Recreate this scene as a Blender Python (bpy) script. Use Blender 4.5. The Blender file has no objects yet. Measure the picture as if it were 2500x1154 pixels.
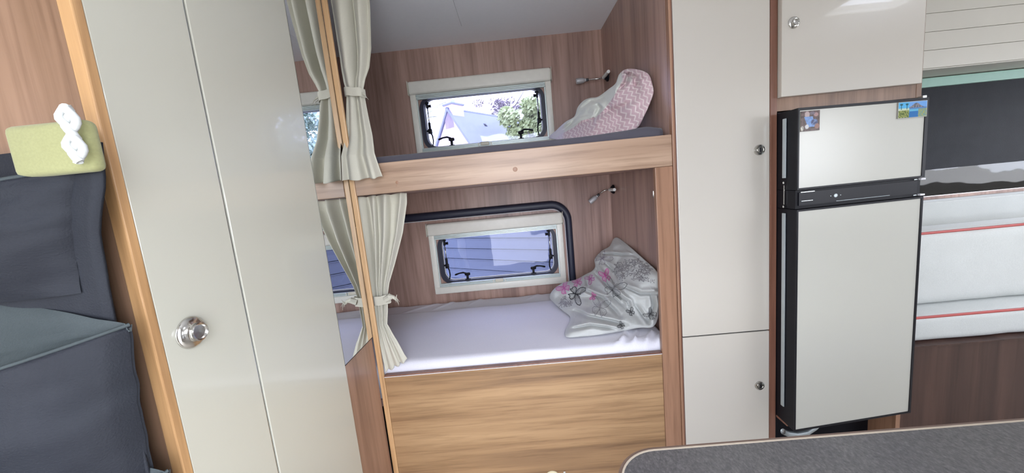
import bpy, bmesh, math, random
import numpy as np
from mathutils import Vector, Matrix, noise, geometry
random.seed(7); rng = np.random.default_rng(7)
scene = bpy.context.scene
COL = scene.collection

SKY = 9.0; EXPO = 0.22; DOORX = .02
GLASS = (.62, .64, .80)
SIDC = (.085, .105, .135); HOUSEC = (.56, .45, .47); SLATEC = (.20, .21, .27)
TREEC = (.40, .45, .20); TREEC2 = (.32, .40, .30); PALMC = (.20, .25, .16)

# ---------------------------------------------------------------- camera
cam_d = bpy.data.cameras.new('camera'); cam = bpy.data.objects.new('camera', cam_d); COL.objects.link(cam)
cam_d.sensor_fit = 'HORIZONTAL'; cam_d.sensor_width = 36.0; cam_d.lens = 865/2500*36
cam_d.clip_start = .02; cam_d.clip_end = 300
R = np.array([[0.995485906988565, -0.09239448708594174, -0.021704095080882897],
              [0.00913721563769434, -0.1343210650219379, 0.9908957375939018],
              [-0.09446862059723606, -0.9866210570667434, -0.13287049888879543]])
m = Matrix.Identity(4)
for i in range(3):
    m[i][0] = R[i, 0]; m[i][1] = -R[i, 1]; m[i][2] = -R[i, 2]
m[0][3], m[1][3], m[2][3] = 0, 0, 1.25
cam.matrix_world = m
scene.camera = cam

# ---------------------------------------------------------------- world, exposure
W = bpy.data.worlds.new('sky'); scene.world = W; W.use_nodes = True
nt = W.node_tree; nt.nodes.clear()
out = nt.nodes.new('ShaderNodeOutputWorld'); bg = nt.nodes.new('ShaderNodeBackground')
tc = nt.nodes.new('ShaderNodeTexCoord'); mp = nt.nodes.new('ShaderNodeMapping'); nz = nt.nodes.new('ShaderNodeTexNoise')
rp = nt.nodes.new('ShaderNodeValToRGB')
mp.inputs['Scale'].default_value = (1.2, 1.2, 3.5); nz.inputs['Scale'].default_value = 1.6; nz.inputs['Detail'].default_value = 6
rp.color_ramp.elements[0].position = .35; rp.color_ramp.elements[0].color = (.72, .80, 1.0, 1)
rp.color_ramp.elements[1].position = .65; rp.color_ramp.elements[1].color = (.95, .97, 1, 1)
nt.links.new(tc.outputs['Generated'], mp.inputs[0]); nt.links.new(mp.outputs[0], nz.inputs['Vector'])
nt.links.new(nz.outputs['Fac'], rp.inputs[0]); nt.links.new(rp.outputs[0], bg.inputs[0]); nt.links.new(bg.outputs[0], out.inputs[0])
bg.inputs[1].default_value = SKY
scene.view_settings.view_transform = 'Standard'; scene.view_settings.look = 'None'
scene.view_settings.gamma = 1; scene.view_settings.use_curve_mapping = False
scene.view_settings.exposure = EXPO
cy_ = scene.cycles
cy_.use_denoising = True; cy_.caustics_reflective = False; cy_.caustics_refractive = False
cy_.max_bounces = 9; cy_.diffuse_bounces = 6; cy_.glossy_bounces = 5; cy_.transparent_max_bounces = 12
cy_.sample_clamp_indirect = 6

# sky portals in the openings (they emit nothing themselves)
def portal(name, loc, rot, sx, sy):
    l = bpy.data.lights.new(name, 'AREA'); l.shape = 'RECTANGLE'; l.size = sx; l.size_y = sy
    l.cycles.is_portal = True
    o = bpy.data.objects.new(name, l); COL.objects.link(o); o.location = loc; o.rotation_euler = rot
H_ = math.pi/2
portal('door_portal', (DOORX, -.31, .98), (H_, 0, 0), .8, 1.9)      # shines to +y
portal('rear_window_portal', (2.6, -.31, 1.30), (H_, 0, 0), 1.2, .62)
portal('added_window_portal', (-.90, -.31, 1.15), (H_, 0, 0), .6, .7)  # for an added window that brightens the bunk ceiling
portal('skylight_portal', (2.08, .52, 2.16), (0, 0, 0), .42, .42)
portal('cab_window_portal', (4.22, 1.0, 1.25), (0, H_, 0), .7, 1.5)
portal('upper_bunk_portal', (-.15, 2.2, 1.70), (-H_, 0, 0), .74, .33)
portal('lower_bunk_portal', (-.15, 2.2, .86), (-H_, 0, 0), .74, .33)

# ---------------------------------------------------------------- helpers
def tag(o, label=None, cat=None, group=None, kind=None):
    if label: o['label'] = label
    if cat: o['category'] = cat
    if group: o['group'] = group
    if kind: o['kind'] = kind
    return o
def thing(name, loc, label, cat, group=None):
    o = bpy.data.objects.new(name, None); COL.objects.link(o); o.location = loc; o.empty_display_size = .05
    return tag(o, label, cat, group)
def wloc(o):
    v = Vector((0, 0, 0))
    while o: v += Vector(o.location); o = o.parent
    return v
def obj(name, V, F, mat, parent=None, smooth=False, label=None):
    """one mesh object from world-space vertices; top level ones get their origin at the base centre"""
    V = [Vector(v) for v in V]
    if parent:
        off = wloc(parent); loc = Vector((0, 0, 0))
    else:
        mn = [min(v[i] for v in V) for i in range(3)]; mx = [max(v[i] for v in V) for i in range(3)]
        off = Vector(((mn[0]+mx[0])/2, (mn[1]+mx[1])/2, mn[2])); loc = off
    me = bpy.data.meshes.new(name); me.from_pydata([v-off for v in V], [], F); me.update()
    if mat: me.materials.append(mat)
    if smooth is True:
        me.polygons.foreach_set('use_smooth', [True]*len(me.polygons))
    o = bpy.data.objects.new(name, me); COL.objects.link(o); o.location = loc
    if parent: o.parent = parent
    if smooth == 'auto':
        me.polygons.foreach_set('use_smooth', [True]*len(me.polygons))
        me.set_sharp_from_angle(angle=math.radians(38))
    if label: o['label'] = label
    return o
class MB:
    def __init__(s): s.V = []; s.F = []
    def add(s, V, F):
        b = len(s.V); s.V += [tuple(v) for v in V]; s.F += [tuple(i+b for i in f) for f in F]; return s
    def bm(s, bm):
        bm.verts.index_update(); s.add([v.co[:] for v in bm.verts], [[v.index for v in f.verts] for f in bm.faces]); bm.free(); return s
    def box(s, lo, hi, bev=0, seg=2, rot=None, piv=None):
        bm = bmesh.new(); bmesh.ops.create_cube(bm, size=1)
        for v in bm.verts:
            v.co = Vector([lo[i]+(v.co[i]+.5)*(hi[i]-lo[i]) for i in range(3)])
        if bev: bmesh.ops.bevel(bm, geom=bm.edges[:], offset=bev, segments=seg, affect='EDGES', profile=.5)
        if rot is not None:
            p = Vector(piv); bmesh.ops.transform(bm, matrix=Matrix.Translation(p) @ rot.to_4x4() @ Matrix.Translation(-p), verts=bm.verts)
        return s.bm(bm)
    def cyl(s, p0, p1, r0, r1=None, seg=20, cap=True):
        r1 = r0 if r1 is None else r1
        return s.lathe(p0, Vector(p1)-Vector(p0), [(r0, 0), (r1, (Vector(p1)-Vector(p0)).length)], seg, cap)
    def lathe(s, p, axis, prof, seg=28, cap=True):
        p = Vector(p); a = Vector(axis).normalized(); q = a.to_track_quat('Z', 'Y'); V = []; F = []
        for r, h in prof:
            for k in range(seg):
                t = 2*math.pi*k/seg; V.append(p+q @ Vector((r*math.cos(t), r*math.sin(t), h)))
        n = len(prof)
        for i in range(n-1):
            for k in range(seg):
                k2 = (k+1) % seg; F.append((i*seg+k, i*seg+k2, (i+1)*seg+k2, (i+1)*seg+k))
        if cap: F.append(tuple(range(seg))[::-1]); F.append(tuple((n-1)*seg+k for k in range(seg)))
        return s.add(V, F)
    def tube(s, pts, r, seg=10, close=False):
        pts = [Vector(p) for p in pts]; n = len(pts); V = []; F = []
        rr = r if isinstance(r, (list, tuple)) else [r]*n
        prev = None
        for i, p in enumerate(pts):
            t = (pts[(i+1) % n if close else min(i+1, n-1)]-pts[i-1 if close else max(i-1, 0)]).normalized()
            u = (Vector((0, 0, 1)) if abs(t.z) < .9 else Vector((0, 1, 0))) if prev is None else prev
            u = (u-t*u.dot(t)).normalized(); prev = u; w = t.cross(u)
            for k in range(seg):
                a = 2*math.pi*k/seg; V.append(p+(u*math.cos(a)+w*math.sin(a))*rr[i])
        m_ = n if close else n-1
        for i in range(m_):
            j = (i+1) % n
            for k in range(seg):
                k2 = (k+1) % seg; F.append((i*seg+k, j*seg+k, j*seg+k2, i*seg+k2))
        if not close: F.append(tuple(range(seg))[::-1]); F.append(tuple((n-1)*seg+k for k in range(seg)))
        return s.add(V, F)
    def prism(s, loops, d, bev=0):
        """loops: [outer, hole, ...] of 3D points; extruded by vector d"""
        loops = [[Vector(p) for p in l] for l in loops]; d = Vector(d)
        tri = geometry.tessellate_polygon(loops); flat = [p for l in loops for p in l]; n = len(flat)
        V = flat+[p+d for p in flat]; F = [tuple(t) for t in tri]+[tuple(i+n for i in reversed(t)) for t in tri]; b = 0
        for l in loops:
            k = len(l)
            for i in range(k):
                j = (i+1) % k; F.append((b+i, b+j, b+j+n, b+i+n))
            b += k
        bm = bmesh.new(); vs = [bm.verts.new(v) for v in V]
        for f in F:
            try: bm.faces.new([vs[i] for i in f])
            except ValueError: pass
        bmesh.ops.recalc_face_normals(bm, faces=bm.faces)
        return s.bm(bm)
    def go(s, name, mat, parent=None, smooth=False, label=None):
        return obj(name, s.V, s.F, mat, parent, smooth, label)
def rrect(x0, z0, x1, z1, r, y, n=8):
    P = []
    for cx, cz, a in ((x1-r, z1-r, 0), (x0+r, z1-r, 90), (x0+r, z0+r, 180), (x1-r, z0+r, 270)):
        for k in range(n+1):
            t = math.radians(a+90*k/n); P.append((cx+r*math.cos(t), y, cz+r*math.sin(t)))
    return P
def boxo(name, lo, hi, mat, parent=None, bev=0, smooth='auto', label=None):
    return MB().box(lo, hi, bev).go(name, mat, parent, False, label)

# ---------------------------------------------------------------- materials
def base(name, col=(.8, .8, .8), rough=.5, metal=0, spec=.5, coat=0, sheen=0):
    m = bpy.data.materials.new(name); m.use_nodes = True; b = m.node_tree.nodes['Principled BSDF']
    b.inputs['Base Color'].default_value = (*col, 1); b.inputs['Roughness'].default_value = rough; b.inputs['Metallic'].default_value = metal
    b.inputs['Specular IOR Level'].default_value = spec; b.inputs['Coat Weight'].default_value = coat; b.inputs['Coat Roughness'].default_value = .03
    b.inputs['Sheen Weight'].default_value = sheen
    return m, m.node_tree, b
def coords(nt, scale, kind='Object'):
    tc = nt.nodes.new('ShaderNodeTexCoord'); mp = nt.nodes.new('ShaderNodeMapping'); mp.inputs['Scale'].default_value = scale
    if kind == 'World':
        g = nt.nodes.new('ShaderNodeNewGeometry'); nt.links.new(g.outputs['Position'], mp.inputs[0])
    else: nt.links.new(tc.outputs[kind], mp.inputs[0])
    return mp.outputs[0]
def noisen(nt, vec, scale, detail=4, rough=.5, dist=0):
    n = nt.nodes.new('ShaderNodeTexNoise'); n.inputs['Scale'].default_value = scale; n.inputs['Detail'].default_value = detail
    n.inputs['Roughness'].default_value = rough; n.inputs['Distortion'].default_value = dist; nt.links.new(vec, n.inputs['Vector']); return n.outputs['Fac']
def ramp(nt, fac, stops):
    r = nt.nodes.new('ShaderNodeValToRGB'); cr = r.color_ramp
    while len(cr.elements) < len(stops): cr.elements.new(.5)
    for e, (p, c) in zip(cr.elements, stops): e.position = p; e.color = (*c, 1)
    nt.links.new(fac, r.inputs[0]); return r.outputs[0]
def mixc(nt, fac, a, b, mode='MIX'):
    n = nt.nodes.new('ShaderNodeMix'); n.data_type = 'RGBA'; n.blend_type = mode
    for s, v in ((n.inputs['Factor'], fac), (n.inputs['A'], a), (n.inputs['B'], b)):
        if hasattr(v, 'links'): nt.links.new(v, s)
        elif isinstance(v, (int, float)): s.default_value = v
        else: s.default_value = (*v, 1)
    return n.outputs['Result']
def bump(nt, b, h, strength=.2, dist=.001):
    n = nt.nodes.new('ShaderNodeBump'); n.inputs['Strength'].default_value = strength; n.inputs['Distance'].default_value = dist
    nt.links.new(h, n.inputs['Height']); nt.links.new(n.outputs[0], b.inputs['Normal'])
def wood(name, grain, dark, mid, light, rough=.38, k=1.0):
    """wood-grain laminate; grain = axis the fibres run along"""
    m, nt, b = base(name, mid, rough)
    sc = [1, 1, 1]; sc['xyz'.index(grain)] = .045
    v = coords(nt, sc, 'World')
    big = noisen(nt, v, 9*k, 3, .5, .6); fine = noisen(nt, v, 60*k, 5, .6, .3)
    c1 = ramp(nt, big, [(.30, dark), (.47, mid), (.66, light)])
    c2 = ramp(nt, fine, [(.32, (.62, .58, .55)), (.55, (1, 1, 1)), (.8, (1.0, 1.0, 1.0))])
    c = mixc(nt, .75, c1, c2, 'MULTIPLY')
    nt.links.new(c, b.inputs['Base Color']); bump(nt, b, fine, .12, .0006)
    return m
M = {}
M['wood_wall'] = wood('wall_wood', 'z', (.29, .185, .155), (.40, .258, .212), (.48, .32, .262), .38, .9)
M['wood_panel'] = wood('side_panel_wood', 'z', (.22, .125, .085), (.31, .18, .125), (.38, .23, .16), .3)
M['wood_rail'] = wood('rail_wood', 'x', (.31, .20, .135), (.38, .25, .17), (.45, .31, .215), .35, 1.3)
M['wood_board'] = wood('board_wood', 'x', (.21, .12, .062), (.335, .20, .10), (.43, .27, .14), .35, 1.5)
M['wood_post'] = wood('post_wood', 'z', (.27, .145, .088), (.33, .18, .11), (.39, .22, .14), .35)
M['wood_trim'] = wood('trim_wood', 'z', (.47, .27, .12), (.56, .33, .155), (.62, .39, .20), .35)
M['wood_dark'] = wood('divider_wood', 'z', (.14, .06, .04), (.20, .09, .06), (.26, .13, .085), .3)
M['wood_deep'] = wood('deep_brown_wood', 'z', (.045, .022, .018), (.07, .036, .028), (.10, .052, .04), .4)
M['wood_fridge'] = wood('surround_wood', 'z', (.20, .115, .07), (.27, .16, .10), (.33, .20, .13), .35)
def gloss(name, col, rough=.025, coat=.6):
    m, nt, b = base(name, col, .25, 0, .5, coat)
    v = coords(nt, (1, 1, 1), 'World'); n = noisen(nt, v, 2.2, 2)
    c = mixc(nt, n, tuple(x*.97 for x in col), tuple(min(1, x*1.02) for x in col))
    nt.links.new(c, b.inputs['Base Color']); b.inputs['Coat Roughness'].default_value = rough
    bump(nt, b, noisen(nt, v, 14, 2), .03, .001)
    return m
M['gloss'] = gloss('gloss_cream_laminate', (.55, .515, .455))
M['gloss_w'] = gloss('gloss_white_laminate', (.525, .515, .435))
M['fridge_w'] = gloss('fridge_panel_white', (.50, .495, .445), .25, .25)
def simple(name, col, rough=.5, metal=0, spec=.5, nscale=40, amt=.06, bs=.05, sheen=0):
    m, nt, b = base(name, col, rough, metal, spec, 0, sheen)
    v = coords(nt, (1, 1, 1)); n = noisen(nt, v, nscale, 3)
    c = mixc(nt, n, tuple(x*(1-amt) for x in col), tuple(min(1, x*(1+amt)) for x in col))
    nt.links.new(c, b.inputs['Base Color'])
    if bs: bump(nt, b, n, bs, .001)
    return m
M['chrome'] = simple('brushed_chrome', (.62, .61, .58), .16, 1, bs=0)
M['alu'] = simple('aluminium_edge', (.72, .78, .80), .3, 1, bs=0)
M['steel_strip'] = simple('silver_handle_strip', (.45, .5, .52), .4, .6, bs=0)
M['black'] = simple('black_plastic', (.005, .005, .008), .5, spec=.2, bs=.02)
M['blackgloss'] = simple('black_gloss_plastic', (.007, .007, .011), .35, spec=.25, bs=0)
M['rubber'] = simple('black_rubber', (.018, .02, .04), .45, bs=.1, nscale=300)
M['cream'] = simple('cream_blind_plastic', (.78, .76, .68), .35, bs=0)
M['satin_white'] = simple('pale_satin_metal', (.82, .84, .80), .4, .1, bs=0)
M['satin'] = simple('satin_metal', (.55, .55, .56), .42, .35, bs=0)
M['rail_alu'] = simple('pale_blind_rail', (.64, .72, .70), .3, .2, bs=0)
M['ivory'] = simple('ivory_plastic', (.78, .71, .50), .4, bs=0)
M['handle_cream'] = simple('blind_handle_cream', (.66, .62, .50), .4, bs=0)
M['ceiling'] = simple('ceiling_panel', (.90, .915, .96), .7, nscale=60, amt=.02, bs=.08)
M['dark'] = simple('dark_shadow_gap', (.02, .015, .013), .8, bs=0)
M['floor'] = simple('vinyl_floor', (.5, .46, .40), .5)
M['shell'] = simple('cream_wall_panel', (.62, .60, .54), .5, nscale=8, amt=.03)
M['bluegrey'] = simple('bluegrey_gap_metal', (.07, .10, .105), .35, .3, bs=0)
M['whiteline'] = simple('white_line_and_highlight', (.75, .75, .78), .4, bs=0)
M['mirror'] = base('mirror_silver', (.86, .88, .88), .0, 1)[0]
def fabric(name, col, col2, sc=900, big=6, rough=.85, bs=.35, sheen=.2, dist=.0008):
    m, nt, b = base(name, col, rough, 0, .2, 0, sheen)
    v = coords(nt, (1, 1, 1)); f = noisen(nt, v, sc, 2); g = noisen(nt, v, big, 3)
    w = nt.nodes.new('ShaderNodeTexWave'); w.wave_type = 'BANDS'; w.bands_direction = 'Z'; w.inputs['Scale'].default_value = sc/4; nt.links.new(v, w.inputs[0])
    c = mixc(nt, g, col, col2); c = mixc(nt, .25, c, ramp(nt, f, [(.3, (.6, .6, .6)), (.7, (1, 1, 1))]), 'MULTIPLY')
    nt.links.new(c, b.inputs['Base Color']); bump(nt, b, f, bs, dist)
    return m
M['linen'] = fabric('curtain_linen', (.52, .50, .42), (.60, .58, .49), 700)
M['sheet'] = fabric('white_sheet', (.74, .73, .80), (.78, .77, .84), 500, 4, bs=.15)
M['mattress'] = fabric('dark_grey_mattress_cover', (.075, .07, .09), (.10, .095, .115), 600)
M['bag'] = fabric('black_woven_nylon', (.012, .013, .018), (.024, .027, .034), 380, 12, .6, .8, .0)
M['bagflap'] = fabric('grey_woven_mesh', (.04, .05, .052), (.065, .078, .08), 420, 12, .6, .8, .0)
M['towel'] = fabric('yellow_green_towel', (.27, .27, .12), (.36, .36, .18), 300, 10)
M['whiterope'] = fabric('white_knit', (.55, .57, .55), (.7, .72, .7), 300, 10)
M['whitefab'] = fabric('white_cushion_fabric', (.58, .60, .58), (.66, .68, .66), 300, 8)
M['redpipe'] = simple('red_piping', (.42, .06, .05), .6)
M['teal'] = simple('pale_teal_plastic', (.35, .55, .48), .4)
def table_mat():
    m, nt, b = base('slate_table_laminate', (.1, .1, .11), .27)
    v = coords(nt, (1, .55, 1), 'World'); n = noisen(nt, v, 260, 4, .7); g = noisen(nt, coords(nt, (1, 1, 1), 'World'), 9, 3)
    c = ramp(nt, n, [(.3, (.075, .072, .075)), (.55, (.12, .115, .115)), (.78, (.18, .175, .17))])
    c = mixc(nt, .35, c, ramp(nt, g, [(.3, (.6, .6, .65)), (.7, (1, 1, .95))]), 'MULTIPLY')
    nt.links.new(c, b.inputs['Base Color']); bump(nt, b, n, .15, .0005); return m
M['table'] = table_mat()
M['table_edge'] = simple('brown_edge_band', (.16, .105, .08), .4)
M['table_line'] = simple('beige_edge_line', (.50, .42, .33), .35)
def glass(name, tint, refl=1.0):
    m = bpy.data.materials.new(name); m.use_nodes = True; nt = m.node_tree; nt.nodes.clear()
    o = nt.nodes.new('ShaderNodeOutputMaterial'); t = nt.nodes.new('ShaderNodeBsdfTransparent'); g = nt.nodes.new('ShaderNodeBsdfGlossy')
    f = nt.nodes.new('ShaderNodeFresnel'); f.inputs[0].default_value = 1.5; mx = nt.nodes.new('ShaderNodeMixShader')
    t.inputs[0].default_value = (*tint, 1); g.inputs['Roughness'].default_value = .03; g.inputs[0].default_value = (refl, refl, refl, 1)
    v = coords(nt, (1, 1, 1)); n = noisen(nt, v, 3.5, 2); bp = nt.nodes.new('ShaderNodeBump'); bp.inputs['Strength'].default_value = .25; bp.inputs['Distance'].default_value = .01
    nt.links.new(n, bp.inputs['Height']); nt.links.new(bp.outputs[0], g.inputs['Normal'])
    nt.links.new(f.outputs[0], mx.inputs[0]); nt.links.new(t.outputs[0], mx.inputs[1]); nt.links.new(g.outputs[0], mx.inputs[2]); nt.links.new(mx.outputs[0], o.inputs[0])
    return m
M['acrylic'] = glass('tinted_acrylic', GLASS)
M['clear'] = glass('clear_glass', (.92, .93, .95))
def vcol(name, rough=.8, bs=.2, sheen=.2):
    m, nt, b = base(name, (.6, .6, .6), rough, 0, .2, 0, sheen)
    a = nt.nodes.new('ShaderNodeAttribute'); a.attribute_name = 'print'
    v = coords(nt, (1, 1, 1)); f = noisen(nt, v, 700, 2)
    c = mixc(nt, .2, a.outputs['Color'], ramp(nt, f, [(.3, (.7, .7, .7)), (.7, (1, 1, 1))]), 'MULTIPLY')
    nt.links.new(c, b.inputs['Base Color'])
    if bs: bump(nt, b, f, bs, .0006)
    return m
M['print'] = vcol('printed_cotton'); M['photo'] = vcol('printed_card', .25, 0, 0)
def set_print(o, cols):
    a = o.data.attributes.new('print', 'FLOAT_COLOR', 'POINT')
    c = np.ones((len(o.data.vertices), 4), dtype=np.float32); c[:, :3] = cols; a.data.foreach_set('color', c.ravel())

# ================================================================ the setting
YB = 2.13; ZC = 2.084; XM = -.602
def struct(o): o['kind'] = 'structure'; return o
def R4(x0, z0, x1, z1, y): return [(x0, y, z0), (x1, y, z0), (x1, y, z1), (x0, y, z1)]
WX = (-.551, -.548); WZ = (1.467, .653)
far = struct(MB().prism([R4(-1.35, 0, 4.25, ZC, YB)] +
    [rrect(x+.040, z+.050, x+.768, z+.356, .07, YB) for x, z in zip(WX, WZ)] + [R4(1.9, .97, 3.2, 1.62, YB)], (0, .035, 0)).go('wall_far', M['wood_wall']))
struct(boxo('wall_left', (-1.39, -.31, 0), (-1.352, 2.165, ZC), M['shell']))
struct(MB().prism([R4(-1.35, 0, 4.25, ZC, -.31), R4(DOORX-.40, .03, DOORX+.40, 1.93, -.31), R4(2.0, .99, 3.2, 1.61, -.31), R4(-1.2, .8, -.6, 1.5, -.31)], (0, .03, 0)).go('wall_near', M['shell']))  # the last opening is an unseen window added for light
struct(MB().prism([[(4.2, -.28, 0), (4.2, 2.13, 0), (4.2, 2.13, ZC), (4.2, -.28, ZC)], [(4.2, .25, .9), (4.2, 1.75, .9), (4.2, 1.75, 1.6), (4.2, .25, 1.6)]], (.04, 0, 0)).go('wall_right', M['shell']))
struct(boxo('floor', (-1.39, -.31, -.03), (4.25, 2.165, 0), M['floor']))
def hz(x0, y0, x1, y1, z): return [(x0, y0, z), (x1, y0, z), (x1, y1, z), (x0, y1, z)]
HOLES = [(1.87, .31, 2.29, .73)]
ceil = struct(MB().prism([hz(-1.39, -.31, 4.25, 2.165, ZC+.006)]+[hz(*h, ZC+.006) for h in HOLES], (0, 0, .03)).go('ceiling', M['shell']))
outl = [(-1.35, -.28, ZC), (-.195, -.28, ZC), (-.195, 1.915, ZC), (-.1935, 1.915, ZC), (-.1935, -.28, ZC), (4.2, -.28, ZC), (4.2, 2.13, ZC), (-1.35, 2.13, ZC)]
MB().prism([outl]+[hz(*h, ZC) for h in HOLES], (0, 0, .006)).go('ceiling_panel', M['ceiling'], ceil)
struct(MB().prism([[(.571, 1.321, 0), (.560, 2.129, 0), (.583, 2.129, 0), (.583, 1.321, 0)]], (0, 0, ZC-.001)).go('wall_partition', M['wood_wall']))
# rear window and roof light frames
for i, h in enumerate(HOLES):
    w = bpy.data.objects.new('window_%d' % (4+i), None); COL.objects.link(w); w.location = ((h[0]+h[2])/2, (h[1]+h[3])/2, ZC); struct(w)
    MB().prism([hz(h[0]-.03, h[1]-.03, h[2]+.03, h[3]+.03, ZC-.012), hz(h[0]+.004, h[1]+.004, h[2]-.004, h[3]-.004, ZC-.012)], (0, 0, .0115)).go('window_frame', M['cream'], w)
w = bpy.data.objects.new('window_6', None); COL.objects.link(w); w.location = (2.6, -.3, .99); struct(w)
MB().prism([R4(1.97, .96, 3.23, 1.64, -.279), R4(2.004, .994, 3.196, 1.606, -.279)], (0, .02, 0)).go('window_frame', M['cream'], w)
w = bpy.data.objects.new('window_7', None); COL.objects.link(w); w.location = (-.9, -.3, .8); struct(w)  # unseen window, added to lift daylight onto the bunk ceiling
MB().prism([R4(-1.23, .77, -.57, 1.53, -.279), R4(-1.196, .804, -.604, 1.496, -.279)], (0, .02, 0)).go('window_frame', M['cream'], w)
d1 = bpy.data.objects.new('door_1', None); COL.objects.link(d1); d1.location = (DOORX, -.3, 0); struct(d1)
MB().prism([R4(DOORX-.43, .005, DOORX+.43, 1.96, -.279), R4(DOORX-.396, .034, DOORX+.396, 1.926, -.279)], (0, .02, 0)).go('door_frame', M['cream'], d1)

# the two bunk windows
def bunk_window(idx, x, z):
    root = bpy.data.objects.new('window_%d' % idx, None); COL.objects.link(root); root.location = (x+.4, YB, z); struct(root)
    f = MB()
    f.box((x, 2.103, z+.03), (x+.034, 2.129, z+.375), .004); f.box((x+.773, 2.103, z+.03), (x+.807, 2.129, z+.375), .004)
    f.box((x+.001, 2.100, z), (x+.806, 2.1285, z+.043), .006)
    f.box((x-.003, 2.088, z+.362), (x+.810, 2.1285, z+.435), .014, 4)
    f.go('blind_frame', M['cream'], root, 'auto')
    MB().box((x-.005, 2.086, z+.36), (x-.0032, 2.128, z+.437), .0005).go('blind_end_cap', M['cream'], root)
    MB().box((x+.8102, 2.086, z+.36), (x+.812, 2.128, z+.437), .0005).go('blind_end_cap', M['cream'], root)
    t = MB()
    for k in range(3): t.box((x+.034, 2.104, z+.337+k*.0085), (x+.773, 2.112, z+.344+k*.0085), .001)
    t.box((x+.034, 2.112, z+.336), (x+.773, 2.122, z+.362))
    t.go('blind_rail', M['rail_alu'], root)
    t = MB()
    for k in range(3): t.box((x+.034, 2.104, z+.043+k*.007), (x+.773, 2.110, z+.0485+k*.007), .001)
    t.box((x+.034, 2.110, z+.043), (x+.773, 2.120, z+.063))
    t.go('blind_rail', M['rail_alu'], root)
    for s in (0, 1):
        xx = x+.034 if s == 0 else x+.767
        MB().box((xx, 2.112, z+.063), (xx+.006, 2.127, z+.336)).go('blind_channel', M['rail_alu'], root)
    h = MB(); h.box((x+.375, 2.094, z+.046), (x+.425, 2.104, z+.067), .004, 3)
    hd = h.go('blind_handle', M['handle_cream'], root, 'auto')
    for s in (-1, 1):
        c = x+.400+s*.036
        MB().box((c-.003, 2.096, z+.046), (c+.003, 2.104, z+.064), .001).box((c-.003-(s < 0)*.000, 2.097, z+.046), (c+.006, 2.103, z+.050)).go('handle_clip', M['cream'], hd)
    A = rrect(x+.037, z+.047, x+.771, z+.357, .072, 2.136); B = rrect(x+.064, z+.068, x+.746, z+.346, .058, 2.136)
    MB().prism([A, B], (0, .040, 0)).go('rubber_seal', M['rubber'], root)
    A = rrect(x+.0645, z+.0685, x+.7455, z+.3455, .0575, 2.160); B = rrect(x+.0685, z+.0725, x+.7415, z+.3415, .054, 2.160)
    MB().prism([A, B], (0, .014, 0)).go('pane_edge_highlight', M['whiteline'], root)  # white ring painting the bright bevel highlight around the pane
    MB().prism([rrect(x+.040, z+.046, x+.768, z+.358, .072, 2.177)], (0, .004, 0)).go('pane', M['acrylic'], root)
    for s, cx_ in ((1, x+.083), (-1, x+.727)):                         # stays
        st = MB(); st.box((cx_-.006, 2.142, z+.292), (cx_+.006, 2.158, z+.318), .002); st.box((cx_-.013, 2.146, z+.318), (cx_+.010, 2.156, z+.328), .002)
        st.cyl((cx_+s*.006, 2.149, z+.304), (cx_+s*.022, 2.149, z+.304), .0075, .009, 12)
        q = st.go('stay', M['black'], root, 'auto')
        MB().cyl((cx_, 2.150, z+.195), (cx_, 2.150, z+.293), .0035, None, 10).go('stay_rod', M['chrome'], q, True)
        b = MB(); b.box((cx_-.007, 2.143, z+.168), (cx_+.007, 2.157, z+.212), .003); b.box((cx_-.011, 2.141, z+.148), (cx_+.011, 2.159, z+.176), .004)
        b.tube([(cx_, 2.150, z+.160), (cx_+s*.010, 2.150, z+.135), (cx_+s*.012, 2.150, z+.105), (cx_+s*.006, 2.150, z+.078)], [.005, .004, .004, .003], 8)
        b.tube([(cx_, 2.152, z+.165), (cx_-s*.020, 2.152, z+.166)], .005, 8)
        b.go('stay_clamp', M['black'], q, 'auto')
    for s, cx_ in ((-1, x+.203), (1, x+.613)):                        # latches
        l = MB(); l.box((cx_-.016, 2.138, z+.064), (cx_+.016, 2.156, z+.072), .002); l.box((cx_-.007, 2.136, z+.070), (cx_+.007, 2.150, z+.096), .002)
        l.box((cx_-.016, 2.132, z+.094), (cx_+.018, 2.150, z+.112), .006, 3)
        l.tube([(cx_, 2.130, z+.108), (cx_+s*.022, 2.128, z+.117), (cx_+s*.045, 2.127, z+.115), (cx_+s*.066, 2.127, z+.109), (cx_+s*.074, 2.127, z+.107)], [.005, .0055, .0045, .006, .004], 8)
        l.go('latch', M['black'], root, 'auto')
    return root
bunk_window(1, WX[0], WZ[0]); bunk_window(2, WX[1], WZ[1])
# hatch door ring in the lower bunk
hr = thing('service_hatch', (-.35, YB, .6), 'large wooden service hatch with rounded black rubber seal around the lower bunk window', 'hatch')
def ringu(x0, z0, x1, z1, r, wt, ws, y0, y1, name, mat):
    n = 10
    def path(dx, dz, rr):
        P = [(x1-dx, z0)]
        for k in range(n+1):
            t = math.radians(90*k/n); P.append((x1-dx-rr+rr*math.cos(t), z1-dz-rr+rr*math.sin(t)))
        for k in range(n+1):
            t = math.radians(90+90*k/n); P.append((x0+dx+rr+rr*math.cos(t), z1-dz-rr+rr*math.sin(t)))
        P.append((x0+dx, z0)); return P
    secs = []                                       # rounded section: outer back, outer front, mid, inner front, inner back
    for a, y in ((0, y1), (.06, y0+.008), (.22, y0+.001), (.5, y0), (.78, y0+.001), (.94, y0+.008), (1, y1)):
        P = path(ws*a, wt*a, r-a*wt*.9); secs.append([(p[0], y, p[1]) for p in P])
    V = [v for s in secs for v in s]; L = len(secs[0]); F = []
    for i in range(len(secs)-1):
        for k in range(L-1): F.append((i*L+k, i*L+k+1, (i+1)*L+k+1, (i+1)*L+k))
    return obj(name, V, F, mat, hr, True)
ringu(-1.25, .603, .320, 1.158, .125, .047, .040, 2.104, 2.129, 'rubber_seal', M['rubber'])
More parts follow.
